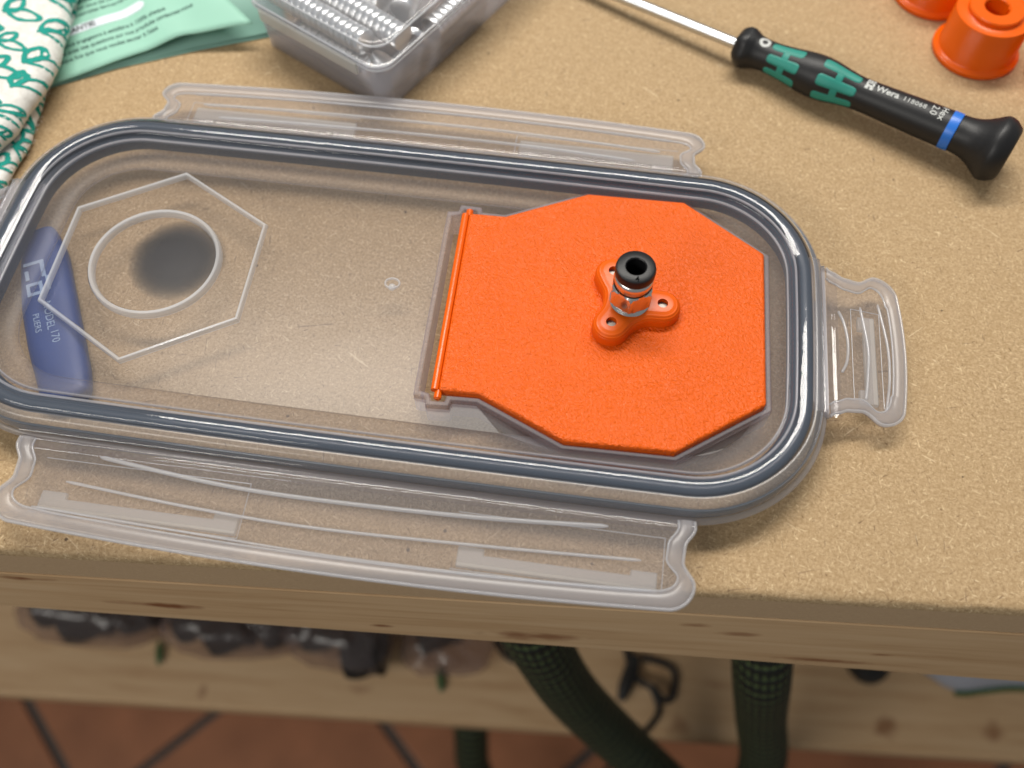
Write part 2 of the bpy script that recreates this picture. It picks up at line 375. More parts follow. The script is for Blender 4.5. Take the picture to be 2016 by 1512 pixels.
# lower half of the sawn front face and underside
g = G(); g.grid([[B(u, 0.0, -3.39), B(u, 0.0, -17.6), B(u, 0.3, -18.0), B(u, 330, -18.0)] for u in (-640, 640)]); build('sawn_edge', g, 'mdf_edge', bench, smooth=0)['label'] = 'smooth sawn front face of the fibreboard'
g = G()
g.grid([[B(u, 1.0, -18.25), B(u, 0.0, -18.3), B(u, -0.3, -18.7), B(u, -0.3, zb), B(u, 0.0, zb - 0.8), B(u, 45, zb - 0.8)] for u, zb in ((-640, -47), (-330, -47), (-165, -52.5), (0, -60), (140, -69), (290, -77), (640, -77))])
pk = [tuple(c for c in (Vector(B(u, 0.3, z)) - ORG[bench.name])) + (rx, rz, d) for u, z, rx, rz, d in
      [(-112, -41, 14, 3.2, 1.0), (-140, -22, 8, 2.2, .95), (-52, -49, 4, 1.9, .9), (-9, -50, 14, 6, .8), (45, -34, 8, 3, .6), (72, -58, 15, 3.6, .9), (84, -47, 5, 1.6, .7), (30, -28, 5, 2.4, .6)]]
MT['pine_front'] = make_pine('pine_rail', pk, R(-3.1))
ap = build('front_rail', g, 'pine_front', bench, smooth=20); ap['label'] = 'pine rail with brown knots under the front edge'
def SF(u, v, z): return B(u, v + 18 - 0.012 * u * 0, z)
sk = [tuple(c for c in (Vector((x, y, -350)) - ORG[bench.name])) + (rx, rz, d) for x, y, rx, rz, d in
      [(192, -27, 8, 8, .7), (252, -22, 7, 7, .65), (75, -40, 8, 7, .5), (-200, -52, 3, 5, .5), (-110, -40, 9, 3, .4), (95, -14, 9, 3, .45)]]
MT['pine_shelf'] = make_pine('pine_shelf', sk, R(-3.1))
g = G(); g.grid([[B(u, 260, -350), B(u, 20.5, -350), B(u, 18.5, -351), B(u, 18, -353), B(u, 18, -366), B(u, 19, -367), B(u, 260, -367)] for u in (-640, -300, 0, 300, 640)])
sh = build('lower_shelf', g, 'pine_shelf', bench, smooth=50); sh['label'] = 'pine board lying low under the bench top'
# the legs stand outside the picture; they carry the bench
for (u, v) in ((-600, 8), (560, 8)):
    g = G(); q = [B(u, v, 0)[:2], B(u + 40, v, 0)[:2], B(u + 40, v + 40, 0)[:2], B(u, v + 40, 0)[:2]]
    g.prism(q, -700, -18.4); build('leg', g, 'pine_front', bench, smooth=0, bevel=0.8)

# ------------------------------------------------------------------ floor
fl = G(); fl.box(-1600, 1600, -1200, 1200, -716, -703.5)
floor = struct(build('floor', fl, 'grout', None, smooth=0, origin=(0, 0, -703)))
n1 = Vector((math.cos(R(46)), math.sin(R(46)))); n2 = Vector((math.sin(R(46)), -math.cos(R(46))))
TS = 248.0; proto = None; tk = 0
for i in range(-5, 6):
    for j in range(-5, 6):
        c1 = -358 + TS * (i + 0.5); c2 = -204.5 + TS * (j + 0.5)
        c = n1 * c1 + n2 * c2
        if not (-760 < c.x < 640 and -330 < c.y < 240): continue
        if proto is None:
            g = G(); hh = TS / 2 - 4.2
            poly = [n1 * a * hh + n2 * b * hh for a, b in ((1, 1), (-1, 1), (-1, -1), (1, -1))]
            g.prism([(p.x, p.y) for p in poly], -3.2, 3.0)
            proto = build('tile', g, 'tile', floor, smooth=0, bevel=1.6)
            me = proto.data; me.transform(Matrix.Translation(ORG[floor.name] * S)); t = proto
        else:
            t = proto.copy(); COL.objects.link(t)
        t.parent = floor; t.location = Vector((c.x, c.y, 0.3)) * S

# ------------------------------------------------------------------ container lid
LCX, LCY, LTH = -54.4, -0.4, -0.025
LA, LB_, LR = 104.7, 45.9, 27.5
lid = root('container_lid', 'clear plastic clip-on container lid with grey gasket and four spread flaps', 'container lid', (LCX, LCY, 0))
def base_outline(n=20, m=14):
    pts = []
    def arc(cx, cy, a0):
        for k in range(n + 1):
            a = a0 + (math.pi / 2) * k / n; pts.append((cx + LR * math.cos(a), cy + LR * math.sin(a)))
    def line(p, q):
        for k in range(1, m): pts.append((p[0] + (q[0] - p[0]) * k / m, p[1] + (q[1] - p[1]) * k / m))
    ax, by = LA - LR, LB_ - LR
    arc(ax, by, 0); line((ax, LB_), (-ax, LB_)); arc(-ax, by, math.pi / 2); line((-LA, by), (-LA, -by)); arc(-ax, -by, math.pi); line((-ax, -LB_), (ax, -LB_)); arc(ax, -by, 1.5 * math.pi); line((LA, -by), (LA, by))
    res = []
    for x, y in pts:
        fx = max(0, min(1, (abs(x) - 40) / 60)); bx = 1.4 * (1 - (y / LB_) ** 2) * fx
        byy = 0.7 * (1 - (x / LA) ** 2) * min(1, abs(y) / 20)
        res.append((x + math.copysign(bx, x), y + math.copysign(byy, y)))
    return res
OUT0 = base_outline()
NRM = []
for i in range(len(OUT0)):
    a = Vector(OUT0[i - 1]); b = Vector(OUT0[(i + 1) % len(OUT0)]); t = (b - a).normalized(); NRM.append(Vector((-t.y, t.x)))   # inward (ccw path)
def L2W(x, y): c, s = math.cos(LTH), math.sin(LTH); return (LCX + c * x - s * y, LCY + s * x + c * y)
def inset(d): return [L2W(p[0] + n.x * d, p[1] + n.y * d) for p, n in zip(OUT0, NRM)]
def sweep(prof, closed=False):
    rows = [[(x, y, z) for x, y in inset(d)] for d, z in prof]
    return G().grid(rows, closed_u=closed, closed_v=True)

shell = [(-3.4, 6.4), (-3.4, 9.5), (-3.0, 11.2), (-2.0, 12.7), (-0.4, 13.8), (1.4, 14.5), (3.2, 14.5), (4.8, 13.8), (5.8, 12.6), (6.3, 11.4), (7.2, 9.6), (8.6, 8.1), (10.4, 7.2), (12.4, 7.0)]
build('outer_ledge', sweep(shell[:5]), 'ledge', lid, smooth=70, solid=0.5)
build('rim', sweep(shell[4:9]), 'rim', lid, smooth=70, solid=0.5)['label'] = 'clear raised rim covering the grey gasket'
build('inner_wall', sweep(shell[8:]), 'wall', lid, smooth=70, solid=0.5)
gk = [(0.0, 12.3), (0.2, 13.1), (0.7, 13.5), (1.8, 13.65), (2.9, 13.5), (3.3, 12.9), (3.35, 11.6), (4.9, 10.9), (5.3, 10.6), (5.4, 7.6), (4.6, 7.6), (3.0, 10.6)]
gsk = build('gasket', sweep(gk, True), 'gasket', lid, smooth=50); gsk['label'] = 'dark grey silicone sealing ring'
build('gasket_reflection', sweep([(-2.75, 6.9), (-2.75, 11.0), (-2.25, 11.0), (-2.25, 6.9)], True), 'gasket', gsk, smooth=50)  # dark strip standing in for the gasket's reflection in the outer wall
for d_, z_, r_ in ((4.2, 13.7, 0.34), (6.0, 12.2, 0.30)):
    lp = inset(d_); g = G(); g.tube([(x, y, z_) for x, y in lp + lp[:1]], r_, 8, caps=False); build('rim_bead', g, 'bead', lid, smooth=60)
g = sweep([(-3.9, 6.2), (-4.5, 6.5), (-4.7, 7.4), (-4.3, 8.2), (-3.45, 8.4)]); build('outer_lip', g, 'thick', lid, smooth=70)

# door cut-out, frame loops
f_out = [(-44.3, 28.3), (-41.3, 28.6), (-41.0, 30.8), (-35.2, 30.6), (-34.8, 28.9), (-28.7, 28.8), (-7.3, 38.7), (19.6, 38.7), (42.0, 23.0)]
f_in = [(-42.9, 26.9), (-40.4, 27.4), (-39.6, 29.4), (-36.4, 29.3), (-36.2, 27.6), (-28.3, 27.4), (-6.8, 37.4), (19.1, 37.4), (40.6, 22.4)]
def mirror(l): return l + [(x, -y) for x, y in reversed(l)]
FO, FI = mirror(f_out), mirror(f_in)
FO = list(reversed(FO)); FI = list(reversed(FI))
pv, pf = fill_holes(inset(12.35), [FO], 7.0)
build('panel', G().add(pv, pf), 'panel', lid, smooth=0, solid=0.7)['label'] = 'flat clear centre panel'
g = G(); nf = len(FO)
g.grid([[(x, y, 1.0) for x, y in FO], [(x, y, 9.5) for x, y in FO], [(x, y, 9.5) for x, y in FI], [(x, y, 1.0) for x, y in FI]], closed_u=True, closed_v=True)
build('door_frame', g, 'frame', lid, smooth=30, bevel=0.35)['label'] = 'translucent raised frame glued round the orange door'

# hexagon and circle moulded on the panel
HC = (-119.1, 3.9)
def ridge_loop(pts, hw, z0, z1):
    """closed ridge with a rounded top, following pts"""
    n = len(pts); P = [Vector(p) for p in pts]; rows = []
    prof_ = [(-hw, z0), (-hw * .9, z0 + (z1 - z0) * .7), (-hw * .45, z1), (hw * .45, z1), (hw * .9, z0 + (z1 - z0) * .7), (hw, z0)]
    ns = []
    for i in range(n):
        a = (P[i] - P[i - 1]).normalized(); b = (P[(i + 1) % n] - P[i]).normalized()
        na = Vector((-a.y, a.x)); nb = Vector((-b.y, b.x)); m_ = (na + nb).normalized(); ns.append(m_ / max(0.3, m_.dot(na)))
    for off, z in prof_: rows.append([(P[i].x + ns[i].x * off, P[i].y + ns[i].y * off, z) for i in range(n)])
    return G().grid(rows, closed_v=True)
hexp = [(HC[0] + 30.1 * math.cos(R(90 - 60 * k)), HC[1] + 30.1 * math.sin(R(90 - 60 * k))) for k in range(6)]
build('hexagon_ridge', ridge_loop(hexp, 0.62, 7.02, 8.5), 'ridge', lid, smooth=40)['label'] = 'thin raised clear hexagon outline'
cp = [(HC[0] + 16.7 * math.cos(2 * math.pi * k / 72), HC[1] + 16.4 * math.sin(2 * math.pi * k / 72)) for k in range(72)]
build('circle_ridge', ridge_loop(cp, 0.85, 7.02, 8.9), 'ridge', lid, smooth=50)['label'] = 'round clear ring inside the hexagon'
# injection mark in the middle
g = G(); gp = [(-55.5 + 1.9 * math.cos(2 * math.pi * k / 28), 4.7 + 1.5 * math.sin(2 * math.pi * k / 28)) for k in range(28)]
g = ridge_loop(gp, 0.28, 7.02, 7.6); g.lathe([(1.1, 7.02), (0.9, 7.5), (0.5, 7.75), (0.05, 7.85)], 16, (-55.4, 3.6, 0))
build('moulding_mark', g, 'ridge', lid, smooth=50)

# ---- four flaps
def flap(hinge_a, hinge_b, outw, depth, z0, drop, long_, bars, name_label):
    """hinge_a -> hinge_b: ends of the hinge line; outw: outward unit vector; a plate with border lip, ribs and catches"""
    A = Vector(hinge_a); Bv = Vector(hinge_b); e = (Bv - A); Ln = e.length; e.normalize(); o_ = Vector(outw).normalized()
    def P(s, t, dz=0.0):
        q = A + e * s + o_ * t
        sag = drop * (max(0, t) / depth) ** 1.3
        return (q.x, q.y, z0 - sag + dz)
    def half_w(t):                                    # side outline: waist then flare (inset from the full width)
        x = t / depth
        rc = depth * 0.26; yy = t - (depth - rc)
        if yy > 0: return (-0.2 if long_ else 0.8) + rc * (1 - math.sqrt(max(0.0, 1 - (yy / rc) ** 2)))
        if long_: pts_ = [(0, 0.6), (0.12, 0.3), (0.33, 2.4), (0.50, 2.6), (0.74, -0.2), (1.0, -0.2)]
        else: pts_ = [(0, 0.0), (0.12, 1.6), (0.3, 3.0), (0.48, 3.4), (0.74, 0.8), (1.0, 0.8)]
        for (a, va), (b, vb) in zip(pts_, pts_[1:]):
            if x <= b:
                u = (x - a) / (b - a); u = u * u * (3 - 2 * u); return va + (vb - va) * u
        return pts_[-1][1]
    def bulge(s): return (2.6 if long_ else 2.2) * (1 - (2 * s / Ln - 1) ** 2)
    # plate
    root_ = None
    ts = [depth * 0.76 * k / 18 for k in range(19)] + [depth * (0.76 + 0.24 * math.sin(math.pi / 2 * k / 12)) for k in range(1, 13)]
    ns = 40
    g = G(); rows = []
    for t in ts:
        w_ = half_w(t); row = []
        for k in range(ns + 1):
            s = w_ + (Ln - 2 * w_) * k / ns
            tt = t + bulge(s) * (t / depth) ** 2 - (bulge(0) * 0.0)
            dz = 0
            row.append(P(s, tt, dz))
        rows.append(row)
    g.grid(rows)
    fo = build('flap', g, 'flap', lid, smooth=60, solid=0.8); fo['label'] = name_label
    # hinge fold: a rounded clear strip between the rim and the plate
    g = G(); pr = [(-2.2, 1.4), (-1.6, 2.3), (-0.6, 2.5), (0.3, 1.8), (0.9, 0.7), (1.6, 0.25), (2.4, 0.6), (3.0, 0.75), (3.6, 0.2)]
    g.grid([[P(s, t, dz) for t, dz in pr] for s in [0.4 + (Ln - 0.8) * k / 30 for k in range(31)]])
    build('hinge_fold', g, 'rim', fo, smooth=70)
    # border lip
    lw = 3.7 if long_ else 3.2
    def border(inn):
        path = []
        for t in ts[1:]: path.append((half_w(t) + inn, t - inn * (t / depth) ** 3))
        left = [(s, t + bulge(s) * (t / depth) ** 2) for s, t in path]
        right = [(Ln - s, t) for s, t in left]
        w_ = half_w(depth) + inn
        mid = []
        for k in range(1, 30):
            s = left[-1][0] + (right[-1][0] - left[-1][0]) * k / 30; mid.append((s, depth - inn + bulge(s)))
        return left + mid + list(reversed(right))
    b0 = border(0.0); b1 = border(lw)
    g = G(); rows = []
    for (o0, i0) in zip(b0, b1):
        o0 = Vector(o0); i0 = Vector(i0); pr = [(0, -0.7), (0, 0.5), (0.12, 1.0), (0.3, 1.15), (0.75, 0.95), (0.93, 0.7), (1.0, 0.0)]
        rows.append([P(*(o0.lerp(i0, f_)), dz) for f_, dz in pr])
    g.grid(rows)
    build('border_lip', g, 'thick', fo, smooth=60)
    # thin edge bead on the lip
    g = G(); g.tube([P(*q, 0.45) for q in b0], 0.42, 8); build('edge_bead', g, 'bead', fo, smooth=60)
    g = G(); g.tube([P(*q, 0.45) for q in b1], 0.26, 8); build('inner_bead', g, 'bead', fo, smooth=60)
    for pth, r in bars['ribs']:
        g = G(); pp = smooth_path([Vector((s, t, 0)) for s, t in pth], 12)
        nn = len(pp); g.tube([P(p.x, p.y, 0.15) for p in pp], [r * (0.45 if k in (0, nn - 1) else 1) for k in range(nn)], 10)
        build('grip_rib', g, 'bead', fo, smooth=60)
    for (s0, s1, t0, t1) in bars['catch']:
        g = G(); q = [P(s0, t0 - 1.6), P(s0 + 6 if long_ else s0 + 4, t0 - 1.6), P(s0 + 6 if long_ else s0 + 4, t0), P(s1 - (6 if long_ else 4), t0), P(s1 - (6 if long_ else 4), t0 - 1.3), P(s1, t0 - 1.3), P(s1, t1), P(s0, t1)]
        zz = P(0, (t0 + t1) / 2)[2]
        g.prism([(a[0], a[1]) for a in q], zz - 2.2, zz - 0.85); build('catch_bar', g, 'catch', fo, smooth=30, bevel=0.3)
        g = G(); fr = [P(s0 - 1.0, t0 - 9 if long_ else t0 - 3.5), P(s1 + 1.0, t0 - 9 if long_ else t0 - 3.5), P(s1 + 1.0, t1 + 1), P(s0 - 1.0, t1 + 1)]
        for a, b in zip(fr, fr[1:]): g.tube([a, b], 0.11, 6)
        build('catch_outline', g, 'bead', fo, smooth=60)
    return fo
ax = Vector((math.cos(LTH), math.sin(LTH))); ay = Vector((-math.sin(LTH), math.cos(LTH)))
# front flap: hinge from left to right; outward = -y
hb = 4.6
fA = (-135.8, -48.6); fB = (25.0, -52.0)
FLEN = (Vector(fB) - Vector(fA)).length
flap(fA, fB, -ay, 21.0, 8.2, 1.2, True, dict(
    ribs=[([(21, 3.5), (48, 6.2), (72, 7.0), (110, 6.3), (141, 4.4)], 0.55), ([(15, 10.4), (45, 12.6), (75, 13.6), (115, 12.6), (149, 11.2)], 0.38), ([(9, 17.2), (45, 18.4), (80, 19.4), (120, 19.0), (152, 17.6)], 0.3)],
    catch=[(9.5, 57, 14.2, 17.3), (108, 153, 14.4, 17.6)]), 'long clear clip flap hanging over the front edge of the bench')
bA = (24.0, 48.2); bB = (-134.8, 51.6)
flap(bA, bB, ay, 16.2, 8.2, 0.6, True, dict(
    ribs=[([(19, 4.2), (45, 5.6), (75, 6.0), (110, 5.6), (140, 4.6)], 0.42), ([(12, 8.6), (45, 10.2), (75, 10.8), (115, 10.4), (146, 9.2)], 0.42), ([(9, 13.0), (45, 14.6), (80, 15.2), (120, 14.6), (150, 13.0)], 0.3)],
    catch=[(8, 52, 4.2, 8.6), (100, 148, 4.2, 8.8)]), 'long clear clip flap at the back beside the box of magnets')
rA = (55.4, -22.6); rB = (56.2, 22.0)
flap(rA, rB, ax, 18.6, 7.8, 2.6, False, dict(
    ribs=[([(13.5, 4.2), (17, 5.6), (22.5, 6.0), (28, 5.2), (31.5, 3.8)], 0.38), ([(7, 10), (14, 10.8), (22, 11.2), (34, 9.6)], 0.36), ([(4.5, 15), (14, 16.4), (24, 16.4), (36, 14.4)], 0.36)],
    catch=[(6.5, 32, 10.6, 13.6)]), 'short clear clip flap on the right end')
lA = (-166.2, 24.4); lB = (-167.2, -20.2)
flap(lA, lB, -ax, 18.6, 7.8, 2.6, False, dict(
    ribs=[([(13.5, 4.2), (22.5, 6.0), (31.5, 3.8)], 0.38), ([(7, 10), (22, 11.2), (34, 9.6)], 0.36)],
    catch=[(6.5, 32, 10.6, 13.6)]), 'short clear clip flap cut off by the left edge of the photo')
# hinge blocks joining the short flaps and the rim
for (xa, ya, xb, yb, sx) in ((rA[0], rA[1], rB[0], rB[1], 1), (lA[0], lA[1], lB[0], lB[1], -1)):
    g = G(); rows = []
    for k in range(21):
        f_ = k / 20; x = xa + (xb - xa) * f_; y = ya + (yb - ya) * f_
        rows.append([(x + sx * d, y, z) for d, z in ((-6.2, 9.8), (-5.0, 11.6), (-3.2, 11.9), (-1.6, 11.2), (-0.9, 9.2), (-0.5, 8.5), (0.4, 8.6), (0.6, 7.4))])
    g.grid(rows); build('hinge_block', g, 'thick', lid, smooth=60, solid=0.6)

# ---- orange hinged door
d_h = [(-40.0, 27.1), (-28.35, 27.1), (-6.85, 37.2), (19.1, 37.2), (40.4, 22.3)]
DO = mirror(d_h)
g = G(); g.prism([(x, y) for x, y in reversed([(-38.1, 27.1)] + d_h[1:] + [(x, -y) for x, y in reversed(d_h[1:])] + [(-38.1, -27.1)])], 7.6, 11.15)
door = build('door', g, 'orange_tex', lid, smooth=30, bevel=0.75, bseg=4); door['label'] = 'bright orange 3D-printed octagonal door panel'
g = G(); g.tube([(-39.1, -26.9, 10.1), (-39.1, 0, 10.1), (-39.1, 26.9, 10.1)], 1.02, 14); build('hinge_barrel', g, 'orange_plain', door, smooth=50)
for s in (-1, 1):
    g = G(); g.lathe([(0.95, 0), (0.95, 2.0), (0.6, 2.3)], 14, (-38.2, s * 26.8, 9.6), (0, s, 0), (False, True)); build('hinge_pin', g, 'orange_plain', door, smooth=40)

# ------------------------------------------------------------------ push-in fitting on its three-lobed base
FC = Vector((6.0, 1.0))
fit = root('push_fitting', 'nickel tube fitting with black collar on an orange three-lobed base', 'tube fitting', (FC.x, FC.y, 11.2))
lob = [FC + Vector((math.cos(R(a)), math.sin(R(a)))) * d for a, d in ((118, 9.6), (0, 8.2), (-121, 8.0))]
def sdf(p, r=4.3):
    ds = []
    for c in lob:
        pa = p - FC; ba = c - FC; h = max(0, min(1, pa.dot(ba) / ba.length_squared)); ds.append((pa - ba * h).length - r)
    k = 3.2; res = ds[0]
    for d in ds[1:]:
        h = max(0, min(1, 0.5 + 0.5 * (d - res) / k)); res = d * (1 - h) + res * h - k * h * (1 - h)
    return res
def contour(level, n=120):
    res = []
    for i in range(n):
        a = 2 * math.pi * i / n; dv = Vector((math.cos(a), math.sin(a))); lo, hi = 0.5, 22.0
        for _ in range(30):
            m_ = (lo + hi) / 2
            if sdf(FC + dv * m_) < level: lo = m_
            else: hi = m_
        p = FC + dv * lo; res.append((p.x, p.y))
    return res
g = G(); lv = [(0.35, 11.1), (0.35, 13.3), (0.2, 14.1), (-0.25, 14.75), (-0.9, 15.2), (-1.7, 15.4)]
cs = [contour(l) for l, z in lv]
g.grid([[(x, y, z) for x, y in c] for c, (l, z) in zip(cs, lv)], closed_v=True)
holes = [[(c.x + 1.32 * math.cos(-2 * math.pi * k / 24), c.y + 1.32 * math.sin(-2 * math.pi * k / 24)) for k in range(24)] for c in lob]
hv, hf = fill_holes(cs[-1], holes, 15.4); g.add(hv, hf)
for h in holes: g.grid([[(x, y, 15.4) for x, y in h], [(x, y, 13.6) for x, y in h]], closed_v=True)
build('lobed_base', g, 'orange_layer', fit, smooth=45)['label'] = 'orange printed base with three round lobes'
for c in lob:
    g = G(); g.lathe([(1.28, 13.4), (1.28, 13.95), (1.15, 14.05)], 24, (c.x, c.y, 0), None, (True, True)); build('magnet_inset', g, 'magnet_face', fit, smooth=30)
g = G(); pr = [(5.0, 15.2)]
for k in range(3): pr += [(4.9, 15.35 + k * 0.6), (5.05, 15.55 + k * 0.6), (4.6, 15.8 + k * 0.6)]
pr += [(4.7, 17.2)]
g.lathe(pr, 48, (FC.x, FC.y, 0)); build('threaded_ring', g, 'steel', fit, smooth=40)
# hexagonal body with turned chamfers
g = G(); rows = []
AF = 4.85
for z, cut in ((16.6, 4.7), (17.1, 5.1), (17.5, 5.7), (22.0, 5.7), (22.6, 5.15), (23.0, 4.75)):
    ring = []
    for k in range(96):
        a = 2 * math.pi * k / 96 + R(28); m_ = (a - R(28)) % (math.pi / 3) - math.pi / 6
        r = min(AF / math.cos(m_), cut); ring.append((FC.x + r * math.cos(a), FC.y + r * math.sin(a), z))
    rows.append(ring)
g.grid(rows, closed_v=True); build('hex_body', g, 'steel', fit, smooth=20)
g = G(); g.lathe([(4.6, 22.8), (4.55, 23.6), (4.75, 24.3), (4.85, 25.2), (4.7, 26.0), (4.2, 26.5), (3.6, 26.6)], 48, (FC.x, FC.y, 0)); build('round_collar', g, 'steel', fit, smooth=50)
g = G(); g.lathe([(3.4, 26.4), (4.4, 26.6), (4.8, 27.0), (4.88, 28.6), (4.7, 29.35), (4.2, 29.6), (2.62, 29.6), (2.35, 29.35), (2.3, 20.0), (0.02, 20.0)], 56, (FC.x, FC.y, 0))
collet = build('black_collet', g, 'black', fit, smooth=40)
tv, tf = text2d('4', 2.1, 'CENTER', 0.02)
ca = math.cos(R(8)); sa = math.sin(R(8))
g = G().add([(FC.x + 0.55 + x * ca - y * sa, FC.y - 4.25 + x * sa + y * ca, 29.63) for x, y in tv], tf); build('size_mark', g, 'deep', collet, smooth=0, recalc=False)

# ------------------------------------------------------------------ soft dark disc, stand-in for an unidentified dark patch under the lid circle
m, nt = mat('soft_dark_fade')
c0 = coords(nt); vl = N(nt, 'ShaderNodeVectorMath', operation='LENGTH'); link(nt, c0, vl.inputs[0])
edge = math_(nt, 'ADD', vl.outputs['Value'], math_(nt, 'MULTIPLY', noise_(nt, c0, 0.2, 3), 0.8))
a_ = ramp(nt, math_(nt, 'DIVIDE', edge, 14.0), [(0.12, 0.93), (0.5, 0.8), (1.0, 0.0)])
pp = principled(nt, (0.014, 0.013, 0.015), 0.9, 0, 0.2); link(nt, a_, pp.inputs['Alpha']); out(nt, pp.outputs[0]); MT['dark_fade'] = m
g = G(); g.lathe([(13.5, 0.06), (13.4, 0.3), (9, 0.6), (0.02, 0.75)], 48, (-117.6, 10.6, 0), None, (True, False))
tag(build('soft_dark_disc', g, 'dark_fade', None, smooth=60, origin=(-117.6, 10.6, 0)), 'dark grey soft-edged disc under the circle of the clear lid', 'disc')

# ------------------------------------------------------------------ pliers under the lid
pl = root('pliers', 'pliers with blue printed grip lying under the left end of the lid', 'pliers', (-142, -15, 0))
path = smooth_path([(-156, 12, 3.0), (-154, 9, 3.0), (-151.5, 4, 3.0), (-145.5, -9, 3.0), (-139.2, -21, 3.0), (-133.6, -31, 3.0), (-130.8, -37.5, 3.0)], 8)
wd = [4.4, 5.0, 6.2, 7.0, 7.0, 6.5, 5.8]
g = G(); rows = []; n = len(path)
def gw(i): x = i / (n - 1) * (len(wd) - 1); k = min(int(x), len(wd) - 2); return wd[k] + (wd[k + 1] - wd[k]) * (x - k)
for i in range(n):
    t = (path[min(i + 1, n - 1)] - path[max(i - 1, 0)]).normalized(); a = t.cross(Vector((0, 0, 1))).normalized()
    ww = gw(i); hh = 2.9
    if i >= n - 4: f_ = [0.96, 0.86, 0.66, 0.3][i - (n - 4)]; ww *= f_; hh *= (0.6 + 0.4 * f_)
    ring = []
    for k in range(28):
        an = 2 * math.pi * k / 28; cx = math.copysign(abs(math.cos(an)) ** 0.55, math.cos(an)); sz = math.copysign(abs(math.sin(an)) ** 0.7, math.sin(an))
        ring.append(tuple(path[i] + a * (cx * ww) + Vector((0, 0, sz * hh))))
    rows.append(ring)
g.grid(rows, closed_v=True); g.fan(rows[0], True); g.fan(rows[-1])
grip = build('grip', g, 'blue_grip', pl, smooth=60)
def grip_text(body, size, ox, oy, ang, sx=1.0):
    v, f = text2d(body, size, 'LEFT', 0.0); c, s = math.cos(ang), math.sin(ang)
    return G().add([(ox + x * sx * c - y * s, oy + x * sx * s + y * c, 5.96) for x, y in v], f)
pa = math.atan2(-8.6, 4.6)
build('lettering', grip_text('MODEL', 2.9, -145.6, -10.6, pa, .95), 'grip_print', grip, smooth=0, recalc=False)
build('lettering', grip_text('170', 2.9, -140.6, -18.7, pa, .95), 'grip_print', grip, smooth=0, recalc=False)
build('lettering', grip_text('PLIERS', 2.3, -146.9, -14.6, pa, .95), 'grip_print', grip, smooth=0, recalc=False)
# outlined letters of the maker's mark, cut off by the rim
g = G(); c, s = math.cos(pa), math.sin(pa)
def lg(x, y): return (-149.2 + x * c - y * s, -4.4 + x * s + y * c)
for (x0, x1, y0, y1) in ((-7, -6, -3, 2.3), (-6, -1.2, 1.2, 2.3), (-4.4, -1.2, -3, -2), (0, 1.0, -3.2, 1.0), (1.0, 3.2, 0.1, 1.0), (1.0, 3.2, -3.2, -2.3), (3.2, 4.2, -3.2, 1.0), (-1.2, 3.6, 2.0, 2.9)):
    g.add([(*lg(x0, y0), 5.96), (*lg(x1, y0), 5.96), (*lg(x1, y1), 5.96), (*lg(x0, y1), 5.96)], [(0, 1, 2, 3)])
build('logo', g, 'grip_print', grip, smooth=0, recalc=False)

# ------------------------------------------------------------------ clear box of magnets
BF = Vector((-69.0, 67.8)); be2 = Vector((math.cos(R(60)), math.sin(R(60)))); be1 = Vector((-be2.y, be2.x))
BL1, BL2 = 54.5, 78.0
def bx(a, b): p = BF + be1 * a + be2 * b; return (p.x, p.y)
mb = root('magnet_box', 'clear plastic snap box full of silver disc magnets', 'storage box', (*bx(BL1 / 2, BL2 / 2), 0))
def rrect(i, r, n=8):
    pts = []
    for cx, cy, a0 in ((BL1 - i - r, BL2 - i - r, 0), (i + r, BL2 - i - r, 90), (i + r, i + r, 180), (BL1 - i - r, i + r, 270)):
        for k in range(n + 1):
            a = R(a0 + 90 * k / n); pts.append(bx(cx + r * math.cos(a), cy + r * math.sin(a)))
    return pts
def loft(levels): return G().grid([[(x, y, z) for x, y in rrect(i, r)] for i, r, z in levels], closed_v=True)
g = loft([(2.6, 4, 0.3), (1.8, 4.5, 0.9), (0.8, 5, 17.2)]); ring = rrect(2.6, 4); g.fan([(x, y, 0.3) for x, y in ring], True)
build('box_body', g, 'box', mb, smooth=50, solid=0.5)['label'] = 'frosted tapered box body'
g = loft([(0.3, 6, 16.6), (0.0, 6, 17.0), (0.0, 6, 18.2), (0.5, 6, 18.5), (1.6, 6, 18.6), (1.9, 6, 19.2), (2.3, 6, 22.4), (3.0, 6, 23.2), (4.0, 6, 23.4)]); ring = rrect(4.0, 6); g.fan([(x, y, 23.4) for x, y in ring])
blid = build('box_lid', g, 'boxlid', mb, smooth=50, solid=0.4); blid['label'] = 'clear stepped box lid'
for i_, z_, r_ in ((0.0, 17.1, 0.30), (0.2, 18.4, 0.30), (2.6, 22.8, 0.34)):
    g = G(); rg = rrect(i_, 6); g.tube([(x, y, z_) for x, y in rg + rg[:1]], r_, 8, caps=False); build('lid_edge', g, 'ridge', blid, smooth=60)
g = G(); q = [bx(a, b) for a, b in ((9, -0.9), (48, -0.9), (48, 0.3), (9, 0.3))]; g.prism(q, 13.4, 17.4); build('latch', g, 'catch', mb, smooth=30, bevel=0.4)['label'] = 'milky latch strip'
